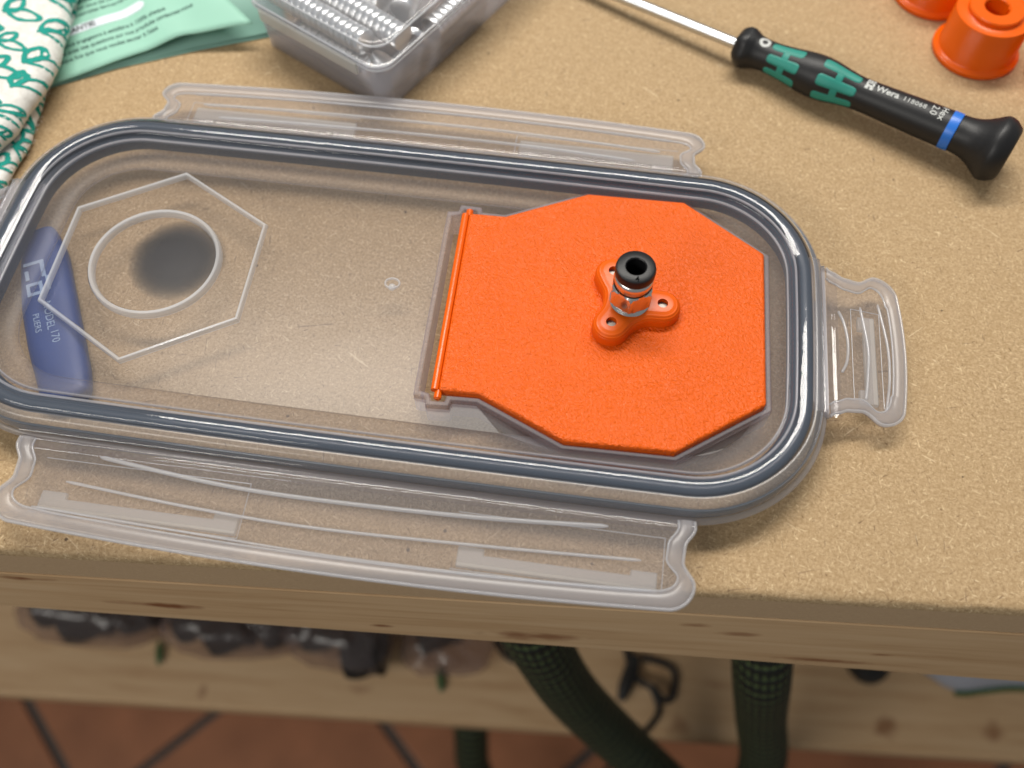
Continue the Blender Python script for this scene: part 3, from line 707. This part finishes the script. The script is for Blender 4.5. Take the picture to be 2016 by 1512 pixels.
# the magnets
mag_n = 0; MR, MH = 3.8, 2.35
g = G(); g.lathe([(MR - 0.3, -MH / 2 + 0.1), (MR - 0.05, -MH / 2 + 0.2), (MR, -MH / 2 + 0.35), (MR, MH / 2 - 0.35), (MR - 0.05, MH / 2 - 0.2), (MR - 0.3, MH / 2 - 0.1)], 28, (0, 0, 0), None, (True, True))
mproto = build('disc_magnet', g, 'magnet', None, smooth=40)
first = [True]
def magnet(pos, axis, label, group):
    o = mproto if first[0] else mproto.copy()
    if not first[0]: COL.objects.link(o)
    first[0] = False
    o.location = Vector(pos) * S; o.rotation_euler = Vector(axis).to_track_quat('Z', 'Y').to_euler()
    tag(o, label, 'magnet', group)
ORD = 'first second third fourth fifth sixth seventh eighth ninth tenth eleventh twelfth thirteenth fourteenth fifteenth sixteenth seventeenth eighteenth nineteenth twentieth'.split()
def stack(a0, b0, ang, z, count, label, group, tilt=0.0, ordinal=True):
    d2 = be1 * math.cos(R(ang)) + be2 * math.sin(R(ang)); d = Vector((d2.x, d2.y, math.sin(R(tilt)))).normalized()
    p0 = Vector((*bx(a0, b0), z))
    for k in range(count):
        j = Vector((random.uniform(-.10, .10), random.uniform(-.10, .10), random.uniform(-.10, .10)))
        magnet(p0 + d * (k * MH) + j, d + j * 0.12, (ORD[k] + ' ' if ordinal else '') + label, group)
stack(13, 7.4, 1, 18.2, 17, 'disc magnet from the near end of the front row in the box', 'magnets of the front row')
stack(5.2, 15.4, 2, 18.0, 20, 'disc magnet from the near end of the middle row in the box', 'magnets of the middle row')
stack(20, 23.6, 3, 17.6, 14, 'disc magnet from the near end of the third row in the box', 'magnets of the third row')
stack(12.5, 25.0, 68, 18.2, 12, 'disc magnet from the near end of the slanting row by the right wall', 'magnets of the slanting row')
stack(5.6, 30, 89, 11.0, 10, 'disc magnet low against the right wall of the box', 'magnets by the right wall', 0, False)
stack(10.5, 6.4, 0, 9.6, 12, 'disc magnet in the lower row behind the latch', 'magnets of the lower front row', 0, False)
stack(24, 40, 8, 17.0, 11, 'disc magnet in the farthest row of the box', 'magnets of the far row', 0, False)
for (a, b, z, ax_) in ((7.4, 8.6, 12.6, (0.5, 0.3, 0.8)), (5.8, 22, 13.0, (0.3, 1, 0.4))):
    magnet((*bx(a, b), z), ax_, 'loose disc magnet in the near corner of the box', 'loose magnets in the corner')

# ------------------------------------------------------------------ mint leaflet
fly = root('leaflet', 'folded mint green leaflet with grey French text under the cloth', 'leaflet', (-150, 85, 0))
FO0 = Vector((-177.0, 68.7)); fe1 = (Vector((-141.8, 95.4)) - Vector((-175.8, 77.3))).normalized(); fe2 = Vector((-fe1.y, fe1.x))
# front edge of the upper leaf: (distance along fe1, across fe2, z)
def loc2(p): d = Vector(p) - FO0; return d.dot(fe1), d.dot(fe2)
ed = [(*loc2(p), z) for p, z in (((-186, 61.5), 0.8), ((-177.0, 68.7), 1.0), ((-150.1, 84.8), 3.0), ((-137.6, 91.2), 5.5), ((-115.8, 95.7), 8.0))]
def edge_at(a):
    for (a0, b0, z0), (a1, b1, z1) in zip(ed, ed[1:]):
        if a <= a1 or (a1, b1, z1) == ed[-1]:
            u = (a - a0) / (a1 - a0); u2 = u * u * (3 - 2 * u) if 0 <= u <= 1 else u; return b0 + (b1 - b0) * u, z0 + (z1 - z0) * (u2 if 0 <= u <= 1 else u)
def fz(a, b):
    eb, ez = edge_at(a); t = max(0, b - eb)
    return ez + 0.9 * math.sin(min(t, 30) / 30 * math.pi) * (ez / 6) + 0.04 * t - max(0, t - 20) * 0.03
amax = ed[-1][0]
def fright(b): return amax - (b - ed[-1][1]) * 0.40
g = G(); rows = []
for i in range(31):
    row = []
    for k in range(26):
        f_ = i / 30; a = ed[0][0] + (amax - ed[0][0]) * f_
        eb, ez = edge_at(a); b = eb + 60 * k / 25
        aa = a - 0.40 * f_ * (b - eb); p = FO0 + fe1 * aa + fe2 * b; row.append((p.x, p.y, fz(a, b)))
    rows.append(row)
g.grid(rows); up_leaf = build('upper_leaf', g, 'mint', fly, smooth=80, solid=0.15)
g = G(); lowp = [Vector(p) for p in ((-186, 60.7), (-177.8, 67.9), (-157.1, 79.9), (-136, 89.6), (-115.3, 98.0), (-108, 101))]
g.grid([[(p.x, p.y, 0.45), ((p + Vector((-6, 14))).x, (p + Vector((-6, 14))).y, 0.5), ((p + Vector((-20, 48))).x, (p + Vector((-20, 48))).y, 0.6)] for p in lowp]); build('lower_leaf', g, 'mint_dark', fly, smooth=80, solid=0.15)
g = G(); g.grid([[((p + Vector((0.5, 0.9))).x, (p + Vector((0.5, 0.9))).y, 0.75 + 0.012 * i * i * 4), ((p + Vector((-20, 48))).x, (p + Vector((-20, 48))).y, 1.0 + 0.05 * i)] for i, p in enumerate(lowp)]); build('middle_leaf', g, 'mint_dark', fly, smooth=80, solid=0.1)
def sheet_z(a_, b):
    a = a_
    for _ in range(8): a = a_ + 0.40 * (a - ed[0][0]) / (amax - ed[0][0]) * (b - edge_at(a)[0])
    return fz(a, b)
def f_text(body, size, ox, oy, bold=0.0, mt='ink', name='text_line'):
    a0, b0 = loc2((ox, oy)); v, f = text2d(body, size, 'LEFT', bold, 0.93); vs = []
    for x, y in v:
        a, b = a0 + x, b0 + y; p = FO0 + fe1 * a + fe2 * b; vs.append((p.x, p.y, sheet_z(a, b) + 0.14))
    build(name, G().add(vs, f), mt, up_leaf, smooth=0, recalc=False)
L3 = Vector((-175.8, 77.3))
def on_leaf(a, b): return L3 + fe1 * a + fe2 * b
for k_, (b_, tx) in enumerate(((6.0, 'Nous nous engageons à satisfaire à 100% chaque'), (3.0, 'Si vous avez des questions sur nos produits contactez-nous'), (0.0, "chaque fois que vous voulez sauter à l'aise"))):
    p = on_leaf(-1.5 if k_ < 2 else 0, b_); f_text(tx, 2.15, p.x, p.y, 0.025)
p = on_leaf(1.6, 11.3); f_text('GARANTIE:', 2.9, p.x, p.y, 0.06, 'ink_dark', 'heading')
a0, b0 = loc2(on_leaf(0, 0)); vs = []; NSEG = 24
for k in range(NSEG + 1):
    a = a0 - 6 + 37.5 * k / NSEG; tip = 0 if k < NSEG else 0.9
    for b in (b0 + 10.4 + tip, b0 + 13.9 - tip):
        q = FO0 + fe1 * a + fe2 * b; vs.append((q.x, q.y, sheet_z(a, b) + 0.08))
build('white_band', G().add(vs, [(2 * k, 2 * k + 2, 2 * k + 3, 2 * k + 1) for k in range(NSEG)]), 'white_stripe', up_leaf, smooth=0, recalc=False)
for i, tx in enumerate(('garder les ensembles fermement', 'bonne à la main tous les jours', 'question disponible')):
    p = on_leaf(0.5, 17.6 + 3.0 * i); f_text(tx, 2.15, p.x, p.y, 0.025)

# ------------------------------------------------------------------ patterned cloth
cl = root('cloth', 'white flannel cloth printed with teal leaves folded at the left corner', 'cloth', (-185, 60, 0))
def curve_at(c, u):
    x = u * (len(c) - 1); k = min(int(x), len(c) - 2); f_ = x - k
    p0 = Vector(c[max(k - 1, 0)]); p1 = Vector(c[k]); p2 = Vector(c[k + 1]); p3 = Vector(c[min(k + 2, len(c) - 1)])
    return 0.5 * ((2 * p1) + (p2 - p0) * f_ + (2 * p0 - 5 * p1 + 4 * p2 - p3) * f_ * f_ + (3 * p1 - p0 - 3 * p2 + p3) * f_ ** 3)
low_e = [(-177.5, 132), (-177.0, 112), (-176.0, 92), (-174.8, 74), (-173.2, 60), (-171.8, 46), (-172.4, 33), (-174, 24), (-176, 14), (-179, 4)]
up_e = [(-174.0, 132), (-174.5, 114), (-174.2, 97), (-171.2, 80), (-170.2, 66), (-171.8, 53), (-173.6, 43), (-177, 34), (-182, 24), (-188, 12)]
def cloth_pt(which, u, v):
    e = curve_at(low_e if which == 0 else up_e, u)
    zb, h, r = ((0.4, 4.2, 2.2) if which == 0 else (4.4, 7.4, 4.4))
    # v: 0 at the underside of the fold, 1 at the outermost point, then inwards
    if v < 2:
        a = -math.pi / 2 + math.pi * v / 2; x = -r + r * math.cos(a); z = zb + h / 2 + h / 2 * math.sin(a)
    else:
        x = -r - (v - 2) * 4.0; z = zb + h + 1.1 * noise.noise(Vector((x * 0.07, e.y * 0.05, which * 5))) * min(1, (v - 2)) + (0.10 * (v - 2) if which else 0)
    wb = 0.9 * noise.noise(Vector((e.y * 0.12, which * 9.0, 0.3))) + 0.25 * noise.noise(Vector((e.y * 0.6, which * 3.0, 2.3)))
    return Vector((e.x + x + wb, e.y + 0.02 * x, z))
VV = [0, 0.25, 0.5, 0.75, 1, 1.25, 1.5, 1.75, 2] + [2 + 0.5 * k for k in range(1, 22)]
parts_ = []
for which, nm in ((0, 'lower_fold'), (1, 'upper_fold')):
    g = G().grid([[tuple(cloth_pt(which, u / 90, v)) for v in VV] for u in range(91)])
    parts_.append(build(nm, g, 'cloth', cl, smooth=80))
def leaf_print(which, cu, cv, ang, sc, parent):
    """one leaf motif: a long open leaf and a short one from the same stem, drawn as ribbons on the cloth"""
    e = low_e if which == 0 else up_e; Lu = 135.0
    def onc(x, y):
        v = cv - x / 3.4; u = cu + y / Lu
        if v < 0.7 or not (0.0 < u < 1.0): return None
        p = cloth_pt(which, u, v); q = cloth_pt(which, u, v + 0.05); t1 = (q - p); q2 = cloth_pt(which, u + 0.003, v); n_ = t1.cross(q2 - p)
        if n_.length < 1e-9: return None
        n_.normalize(); n_ = n_ if n_.z > -0.2 or True else -n_
        if n_.x < 0 and v < 2: n_ = -n_
        if v >= 2 and n_.z < 0: n_ = -n_
        return p + n_ * 0.16
    g = G()
    def ribbon(pts, w_):
        vs = []
        for i, p in enumerate(pts):
            t = (pts[min(i + 1, len(pts) - 1)] - pts[max(i - 1, 0)]).normalized(); nn = Vector((-t.y, t.x)); ww = w_ * (0.75 + 0.5 * random.random())
            a = onc(*(p + nn * ww)); b = onc(*(p - nn * ww))
            if a is None or b is None:
                if len(vs) >= 4: g.add(vs, [(2 * k, 2 * k + 1, 2 * k + 3, 2 * k + 2) for k in range(len(vs) // 2 - 1)])
                vs = []; continue
            vs += [a, b]
        if len(vs) >= 4: g.add(vs, [(2 * k, 2 * k + 1, 2 * k + 3, 2 * k + 2) for k in range(len(vs) // 2 - 1)])
    def leaf(ln, wd_, a):
        pts = []
        for k in range(25):
            th = 2 * math.pi * k / 24; x = ln / 2 - ln / 2 * math.cos(th); y = wd_ * math.sin(th) * (0.75 + 0.5 * math.sin(math.pi * x / ln))
            c_, s_ = math.cos(a), math.sin(a); pts.append(Vector((x * c_ - y * s_, x * s_ + y * c_)))
        return pts
    ribbon(leaf(9.6 * sc, 1.55 * sc, ang), 0.58 * sc); ribbon(leaf(6.4 * sc, 1.5 * sc, ang - R(62)), 0.72 * sc)
    ribbon([Vector((math.cos(ang + 2.4), math.sin(ang + 2.4))) * t for t in (0, .6, 1.2)], 0.5 * sc)
    if g.v: build('leaf_print', g, 'leaf_ink', parent, smooth=0, recalc=False)
k_ = 0
for i in range(11):
    for j in range(4):
        cu = 0.04 + i * 0.095 + (0.047 if j % 2 else 0); cv = 2.4 + j * 2.9 + random.uniform(-.3, .3)
        leaf_print(1, cu + random.uniform(-.01, .01), cv, R(random.choice((-12, 15, 25, -30, 8))), random.uniform(0.9, 1.1), parts_[1])
for i in range(14):
    leaf_print(0, 0.04 + i * 0.069, 2.2 + random.uniform(-.5, .8), R(random.choice((-20, 20, 40, 70))), 0.95, parts_[0])
g = G()
for i in range(46):
    u = 0.36 + 0.34 * i / 46 + random.uniform(-.005, .005); p = cloth_pt(0, u, 0.9 + random.uniform(-.5, .6)); d = Vector((random.uniform(0.3, 1.4), random.uniform(-.7, .7), random.uniform(-.4, .8)))
    g.tube([p, p + d * 0.5, p + d + Vector((0, random.uniform(-.5, .5), -.2))], 0.07, 4)
build('frayed_fibres', g, 'cloth', parts_[0], smooth=0)['kind'] = 'stuff'

# ------------------------------------------------------------------ screwdriver
D0 = Vector((34.2, 105.0, 6.35)); D1 = Vector((107.2, 66.8, 9.35)); dax = (D1 - D0).normalized(); DL = (D1 - D0).length
sd = root('screwdriver', 'black precision screwdriver with teal grip marks and blue ring', 'screwdriver', (70, 86, 0))
dX = (Vector((0, 0, 1)) - dax * dax.z).normalized(); dY = dax.cross(dX)
HP = [(0.0, 1.2), (0.05, 4.3), (0.7, 5.3), (2.2, 6.2), (3.8, 6.25), (5.0, 5.7), (6.5, 5.0), (9, 4.65), (13, 4.75), (18, 5.3), (23, 6.05), (27, 6.3), (31, 6.0), (35, 5.3), (39, 4.8), (43, 4.75), (50, 4.95), (58, 5.2), (66.0, 5.35), (66.4, 5.35)]
def hr(s):
    for (a, ra), (b, rb) in zip(HP, HP[1:]):
        if s <= b: u = (s - a) / (b - a); return ra + (rb - ra) * u
    return HP[-1][1]
def dp(s, th, off=0.0):
    r = hr(s) + off; return tuple(D0 + dax * s + dX * (r * math.cos(th)) + dY * (r * math.sin(th)))
hp2 = [Vector((s, r, 0)) for s, r in HP[4:]]
fine = [(s, r) for s, r in HP[:5]] + [(p.x, p.y) for p in smooth_path(hp2, 4)]
g = G(); rows = []
for s, r in fine:
    ring = []
    for k in range(64):
        th = 2 * math.pi * k / 64
        fl_ = 0.0
        if s < 6: fl_ = -0.42 * (0.5 + 0.5 * math.cos(6 * th)) * min(1, max(0, (6 - s) / 3)) * (1 if s > 0.02 else 0)
        ring.append(tuple(D0 + dax * s + dX * ((r + fl_) * math.cos(th)) + dY * ((r + fl_) * math.sin(th))))
    rows.append(ring)
HP = [(0.0, 1.2)] + [(s, r) for s, r in fine[1:]]
g.grid(rows, closed_v=True); g.fan(rows[0], True); g.fan(rows[-1])
hd = build('handle', g, 'blackrub', sd, smooth=45)
g = G(); g.lathe([(4.9, 66.3), (5.42, 66.5), (5.45, 67.0), (5.45, 68.8), (5.4, 69.2), (4.9, 69.3)], 56, D0, dax); build('colour_ring', g, 'blue_ring', sd, smooth=40)
capp = [(4.8, 69.2), (5.3, 69.4), (5.35, 70.2), (5.5, 72), (6.1, 74.4), (7.3, 76.8), (8.7, 78.9), (9.25, 80.0), (9.3, 81.0), (8.9, 82.4), (7.7, 84.2), (7.2, 84.7), (6.4, 84.9), (0.02, 84.9)]
g = G(); g.lathe([capp[0], capp[1]] + [(p.x, p.y) for p in smooth_path([Vector((r, s, 0)) for r, s in capp[2:8]], 4)] + capp[8:], 64, D0, dax); build('turning_cap', g, 'blackrub', sd, smooth=38)
g = G(); g.lathe([(1.7, -64), (1.7, 0.3)], 24, D0, dax, (True, False)); build('blade', g, 'shaft', sd, smooth=40)
def pill(s0, s1, th0, th1, ns=14, nt=8, off=0.14):
    """rounded bar on the handle surface: s along, th around"""
    rows = []; sm = (s1 - s0); rr = min(1.1, sm / 2)
    for i in range(ns + 1):
        s = s0 + sm * (0.5 - 0.5 * math.cos(math.pi * i / ns)); r = hr(s); d = min(s - s0, s1 - s); k = 1.0
        hw = (th1 - th0) / 2 * r; rc = min(rr, hw)
        if d < rc: k = (hw - rc + math.sqrt(max(0, rc * rc - (rc - d) ** 2))) / hw
        k = max(k, 0.05); tm = (th0 + th1) / 2; hwth = (th1 - th0) / 2 * k
        rows.append([dp(s, tm - hwth + 2 * hwth * j / nt, off if 0 < i < ns and 0 < j < nt else -0.05) for j in range(nt + 1)])
    return rows
view = R(0)
for (sc0, ln) in ((16.4, 10.4), (33.6, 12.0)):
    for rep_ in (0, 1):
        tb = R(52) + rep_ * R(180)
        g = G()
        for q in (-1, 0, 1):
            tc = tb + q * R(50); g.grid(pill(sc0 - ln / 2, sc0 + ln / 2, tc - R(17), tc + R(17)))
        g.grid(pill(sc0 - 1.1, sc0 + 1.1, tb - R(52), tb + R(52), 6, 30, 0.12))
        build('grip_inlay', g, 'teal', hd, smooth=50)
def d_text(body, size, s0, th0, along=True, bold=0.0, spacing=1.0, align='LEFT'):
    v, f = text2d(body, size, align, bold, spacing); vs = []
    for x, y in v:
        if along: s, th = s0 + x, th0 - y / 5.0
        else: s, th = s0 + y, th0 + x / 5.2
        vs.append(dp(s, th, 0.16))
    build('lettering', G().add(vs, f), 'print', hd, smooth=0, recalc=False)
TH = R(4)
d_text('Wera', 2.9, 44.2, TH + R(14), True, 0.06)
d_text('118068', 2.1, 52.2, TH + R(13), True, 0.0, 1.12)
d_text('Hex', 2.7, 63.2, TH - R(22), False, 0.02)
d_text('2.0', 2.7, 60.6, TH - R(14), False, 0.02)
g = G()
for (x0, x1, y0, y1) in ((0, 0.5, 0, 2.6), (1.9, 2.4, 0, 2.6), (0.5, 1.9, 2.1, 2.6), (0.5, 0.95, 0, 1.6), (1.45, 1.9, 0, 1.6), (0.95, 1.45, 0.9, 1.5), (-0.1, 2.5, 2.9, 3.3), (0.1, 0.6, 3.3, 3.8), (0.95, 1.45, 3.3, 3.8), (1.8, 2.3, 3.3, 3.8)):
    g.add([dp(41.0 + x, TH + R(20) - y / 5, 0.16) for x, y in ((x0, y0), (x1, y0), (x1, y1), (x0, y1))], [(0, 1, 2, 3)])
build('logo', g, 'print', hd, smooth=0, recalc=False)
g = G(); rows = []
for r_ in (0.85, 1.75): rows.append([dp(8.6 + r_ * math.cos(2 * math.pi * k / 28), R(2) + r_ * math.sin(2 * math.pi * k / 28) / 4.7, 0.07) for k in range(28)])
g.grid(rows, closed_v=True); build('hexagon_symbol', g, 'print', hd, smooth=0, recalc=False)

# ------------------------------------------------------------------ orange printed cups
def cup(c, label, zrot=0, tilt=None):
    r_ = root('printed_cup', label, 'printed cup', (c[0], c[1], 0), 'orange printed cups at the back right')
    g = G(); g.lathe([(10.2, 0.06), (12.9, 0.06), (13.2, 0.5), (13.2, 1.4), (12.9, 1.9), (11.9, 2.3), (11.6, 3.0), (11.5, 14.6), (11.2, 15.1), (8.3, 15.2), (8.1, 15.3), (8.1, 16.5), (7.8, 16.8), (4.0, 16.8), (3.7, 16.5), (3.7, 3), (0.02, 3)], 72, (c[0], c[1], 0))
    build('body', g, 'orange_plain', r_, smooth=38)
    g = G(); g.box(c[0] + 3.2, c[0] + 3.75, c[1] - 0.3, c[1] + 0.3, 4, 16.4); build('seam', g, 'orange_plain', r_, smooth=0)
cup((109.6, 117.6), 'orange printed cup nearest the screwdriver cap, whole rim in view')
cup((99.0, 143.0), 'orange printed cup cut by the top edge, behind the nearest cup')
cup((137.0, 108.0), 'orange printed cup showing only a dark sliver at the right edge')
cup((87.0, 158.0), 'orange printed cup showing only a thin sliver at the top edge')

# ------------------------------------------------------------------ under the bench: hoses, cables, packs, bag
def hose(pts, r, label):
    P = smooth_path(pts, 10); n = len(P); seg = 28
    g = G(); rows = []; prev = None; L_ = 0; ls = []
    for i in range(n):
        t = (P[min(i + 1, n - 1)] - P[max(i - 1, 0)]).normalized()
        a = (prev - t * prev.dot(t)).normalized() if prev is not None else t.orthogonal().normalized(); prev = a; b = t.cross(a)
        if i: L_ += (P[i] - P[i - 1]).length
        ls.append(L_)
        rows.append([tuple(P[i] + a * (r * math.cos(2 * math.pi * k / seg)) + b * (r * math.sin(2 * math.pi * k / seg))) for k in range(seg)])
    g.grid(rows, closed_v=True)
    o = build('vacuum_hose', g, 'hose', None, smooth=60, origin=tuple(P[-1]), recalc=False)
    me = o.data; uv = me.uv_layers.new(name='UVMap')
    for p in me.polygons:
        for li in p.loop_indices:
            vi = me.loops[li].vertex_index; k = vi % seg; i = vi // seg
            uu = k / seg
            if k == 0 and any(me.loops[l2].vertex_index % seg == seg - 1 for l2 in p.loop_indices): uu = 1.0
            uv.data[li].uv = (uu * 2 * math.pi * 12 / 75.0, ls[i] * 0.33)
    tag(o, label, 'hose', 'green braided hoses under the bench')
hose([(62, 10, -90), (68, -20, -110), (78.3, -43.9, -160), (93.8, -49, -230), (109.7, -62.8, -300), (120, -80, -420), (110, -110, -560), (60, -150, -680)], 11.6, 'green braided hose hanging straight down beside the black cable')
hose([(-40, 10, -95), (-25, -22, -105), (-15.2, -40.8, -130), (-5.1, -47.5, -170), (9.3, -52.9, -220), (32.4, -60.6, -270), (71.4, -76.3, -330), (126.9, -97.0, -420), (210, -110, -540), (330, -120, -680)], 12.2, 'green braided hose slanting down to the right')
hose([(-60, 60, -430), (-53, 5, -455), (-52, -25, -480), (-51.0, -41.5, -505), (-46.2, -60, -540), (-20, -90, -620), (40, -120, -685)], 12.4, 'green braided hose coming out from beneath the low shelf')
def cable(pts, r, label):
    g = G(); P = smooth_path(pts, 10); g.tube(P, r, 10); tag(build('cable', g, 'cable', None, smooth=60, origin=tuple(pts[0])), label, 'cable', 'black cables under the bench')
cable([(40, 10, -347.5), (47, -14, -346), (58, -22, -340), (66, -27, -345), (71, -22, -348), (70, -8, -348), (52, -4, -347.5)], 2.0, 'thin black cable looped on the low shelf')
cable([(58, -20, -346), (63, -32, -348), (58, -42, -347), (50, -50, -350), (44, -56, -380), (40, -60, -450)], 1.8, 'thin black cable dropping over the shelf edge between the hoses')
cable([(-40, 12, -347), (-32, -8, -345), (-20, -16, -340), (-8, -8, -345), (0, 8, -347)], 2.0, 'thin black cable looped left of the slanting hose')
pg = root('cable_plug', 'black plug lying on the low shelf between the hoses', 'plug', (44, -18, -350))
g = G(); g.tube([(41, -30, -346), (43, -22, -344.5), (46, -12, -345), (48, -4, -346)], [2.2, 4.2, 4.4, 2.6], 12); build('plug_body', g, 'cable', pg, smooth=50)
def pack(c, sx, sy, sz, ang, label, seed, dark):
    r_ = root('plastic_pack', label, 'plastic pack', (c[0], c[1], -350), 'clear packs on the low shelf')
    ca, sa = math.cos(ang), math.sin(ang)
    def W(x, y, z): return (c[0] + x * ca - y * sa, c[1] + x * sa + y * ca, -349.8 + z)
    g = G(); rows = []
    for i in range(25):
        ph = -math.pi / 2 + math.pi * i / 24; row = []
        for k in range(40):
            th = 2 * math.pi * k / 40; cx = math.copysign(abs(math.cos(th)) ** 0.6, math.cos(th)); cy_ = math.copysign(abs(math.sin(th)) ** 0.6, math.sin(th))
            rr = math.cos(ph) ** 0.5 if math.cos(ph) > 0 else 0
            d = 1 + 0.10 * noise.noise(Vector((cx * 3 + seed, cy_ * 3, math.sin(ph) * 3)))
            row.append(W(cx * sx * rr * d, cy_ * sy * rr * d, (0.5 + 0.5 * math.sin(ph)) * sz * d))
        rows.append(row)
    g.grid(rows, closed_v=True); build('film', g, 'bag', r_, smooth=70)
    for (x, y, rr, hh) in dark:
        p = W(x, y, rr + 0.5); ax_ = (ca * 0.95 - sa * 0.3, sa * 0.95 + ca * 0.3, 0.1)
        g = G(); g.lathe([(rr * 0.35, -hh / 2), (rr, -hh / 2), (rr * 1.04, -hh / 4), (rr, 0), (rr * 0.9, hh / 4), (rr, hh / 2), (rr * 0.35, hh / 2)], 28, p, ax_, (True, True)); build('dark_reel', g, 'smoke', r_, smooth=40)
pack((-268, -12), 44, 26, 40, R(2), 'clear pack with a black reel at the far left of the low shelf', 1.0, [(-6, -4, 19, 22), (-30, 0, 16, 12), (22, 0, 15, 18)])
pack((-186, -10), 42, 25, 40, R(4), 'clear pack with dark reels, second from the left on the low shelf', 5.0, [(-4, -3, 19, 22), (-28, 0, 16, 14), (24, 0, 17, 18)])
pack((-122, -9), 32, 26, 42, R(-8), 'clear pack with a dark rounded end, third from the left on the low shelf', 9.0, [(15, -7, 19, 20), (-12, 0, 17, 24)])
pack((-62, -9), 27, 20, 26, R(5), 'low clear pack nearest the slanting hose on the shelf', 13.0, [(-6, 4, 9, 24)])
for (x, y, z, rx, lab) in ((-231, -34, -349, 2.0, 'small green leaf-shaped tag between the two left packs'), (-64, -30, -349, 2.2, 'small green tag in front of the pack nearest the hose')):
    g = G(); g.tube([(x - 1.5, y + 7, z + 1.5), (x, y + 2, z + 3), (x + 1.5, y - 4, z + 2.5), (x + 2, y - 7, z + 1.5)], [0.8, rx, rx * .9, 0.6], 12, True, 0.35)
    tag(build('green_tag', g, 'green_tag', None, smooth=60, origin=(x, y, -350)), lab, 'tag', 'green tags on the low shelf')
bg_ = root('shopping_bag', 'pale grey bag with green hem drooping at the far right under the bench', 'bag', (245, 30, -350))
g = G(); rows = []
for i in range(31):
    x = 172 + i * 6; yb = (16 if x < 233 else 6) - (17 if x < 233 else 7) * math.exp(-((x - 233) / 22) ** 2); row = []
    for k, (dy, z) in enumerate(((0, -349.6), (-1.2, -346), (0.5, -338), (4, -322), (10, -300), (18, -275), (30, -250))): row.append((x, yb + dy + 0.8 * noise.noise(Vector((x * .06, k * .7, 4))), z))
    rows.append(row)
g.grid(rows); build('side', g, 'paleblue', bg_, smooth=80, solid=0.5)
g = G(); g.tube([(r_[1][0], r_[1][1] - 0.6, r_[1][2] - 1.2) for r_ in rows[10:]], 2.0, 10); build('hem', g, 'green_tag', bg_, smooth=60)
g = G(); g.lathe([(11, 0), (12, 1.5), (12, 6), (10, 9), (4, 10.5), (0.02, 11)], 32, (183, 8, -350), None, (True, False))
tag(build('black_knob', g, 'cable', None, smooth=40, origin=(183, 8, -350)), 'round black knob on the low shelf right of the straight hose', 'knob')

bpy.context.view_layer.update()
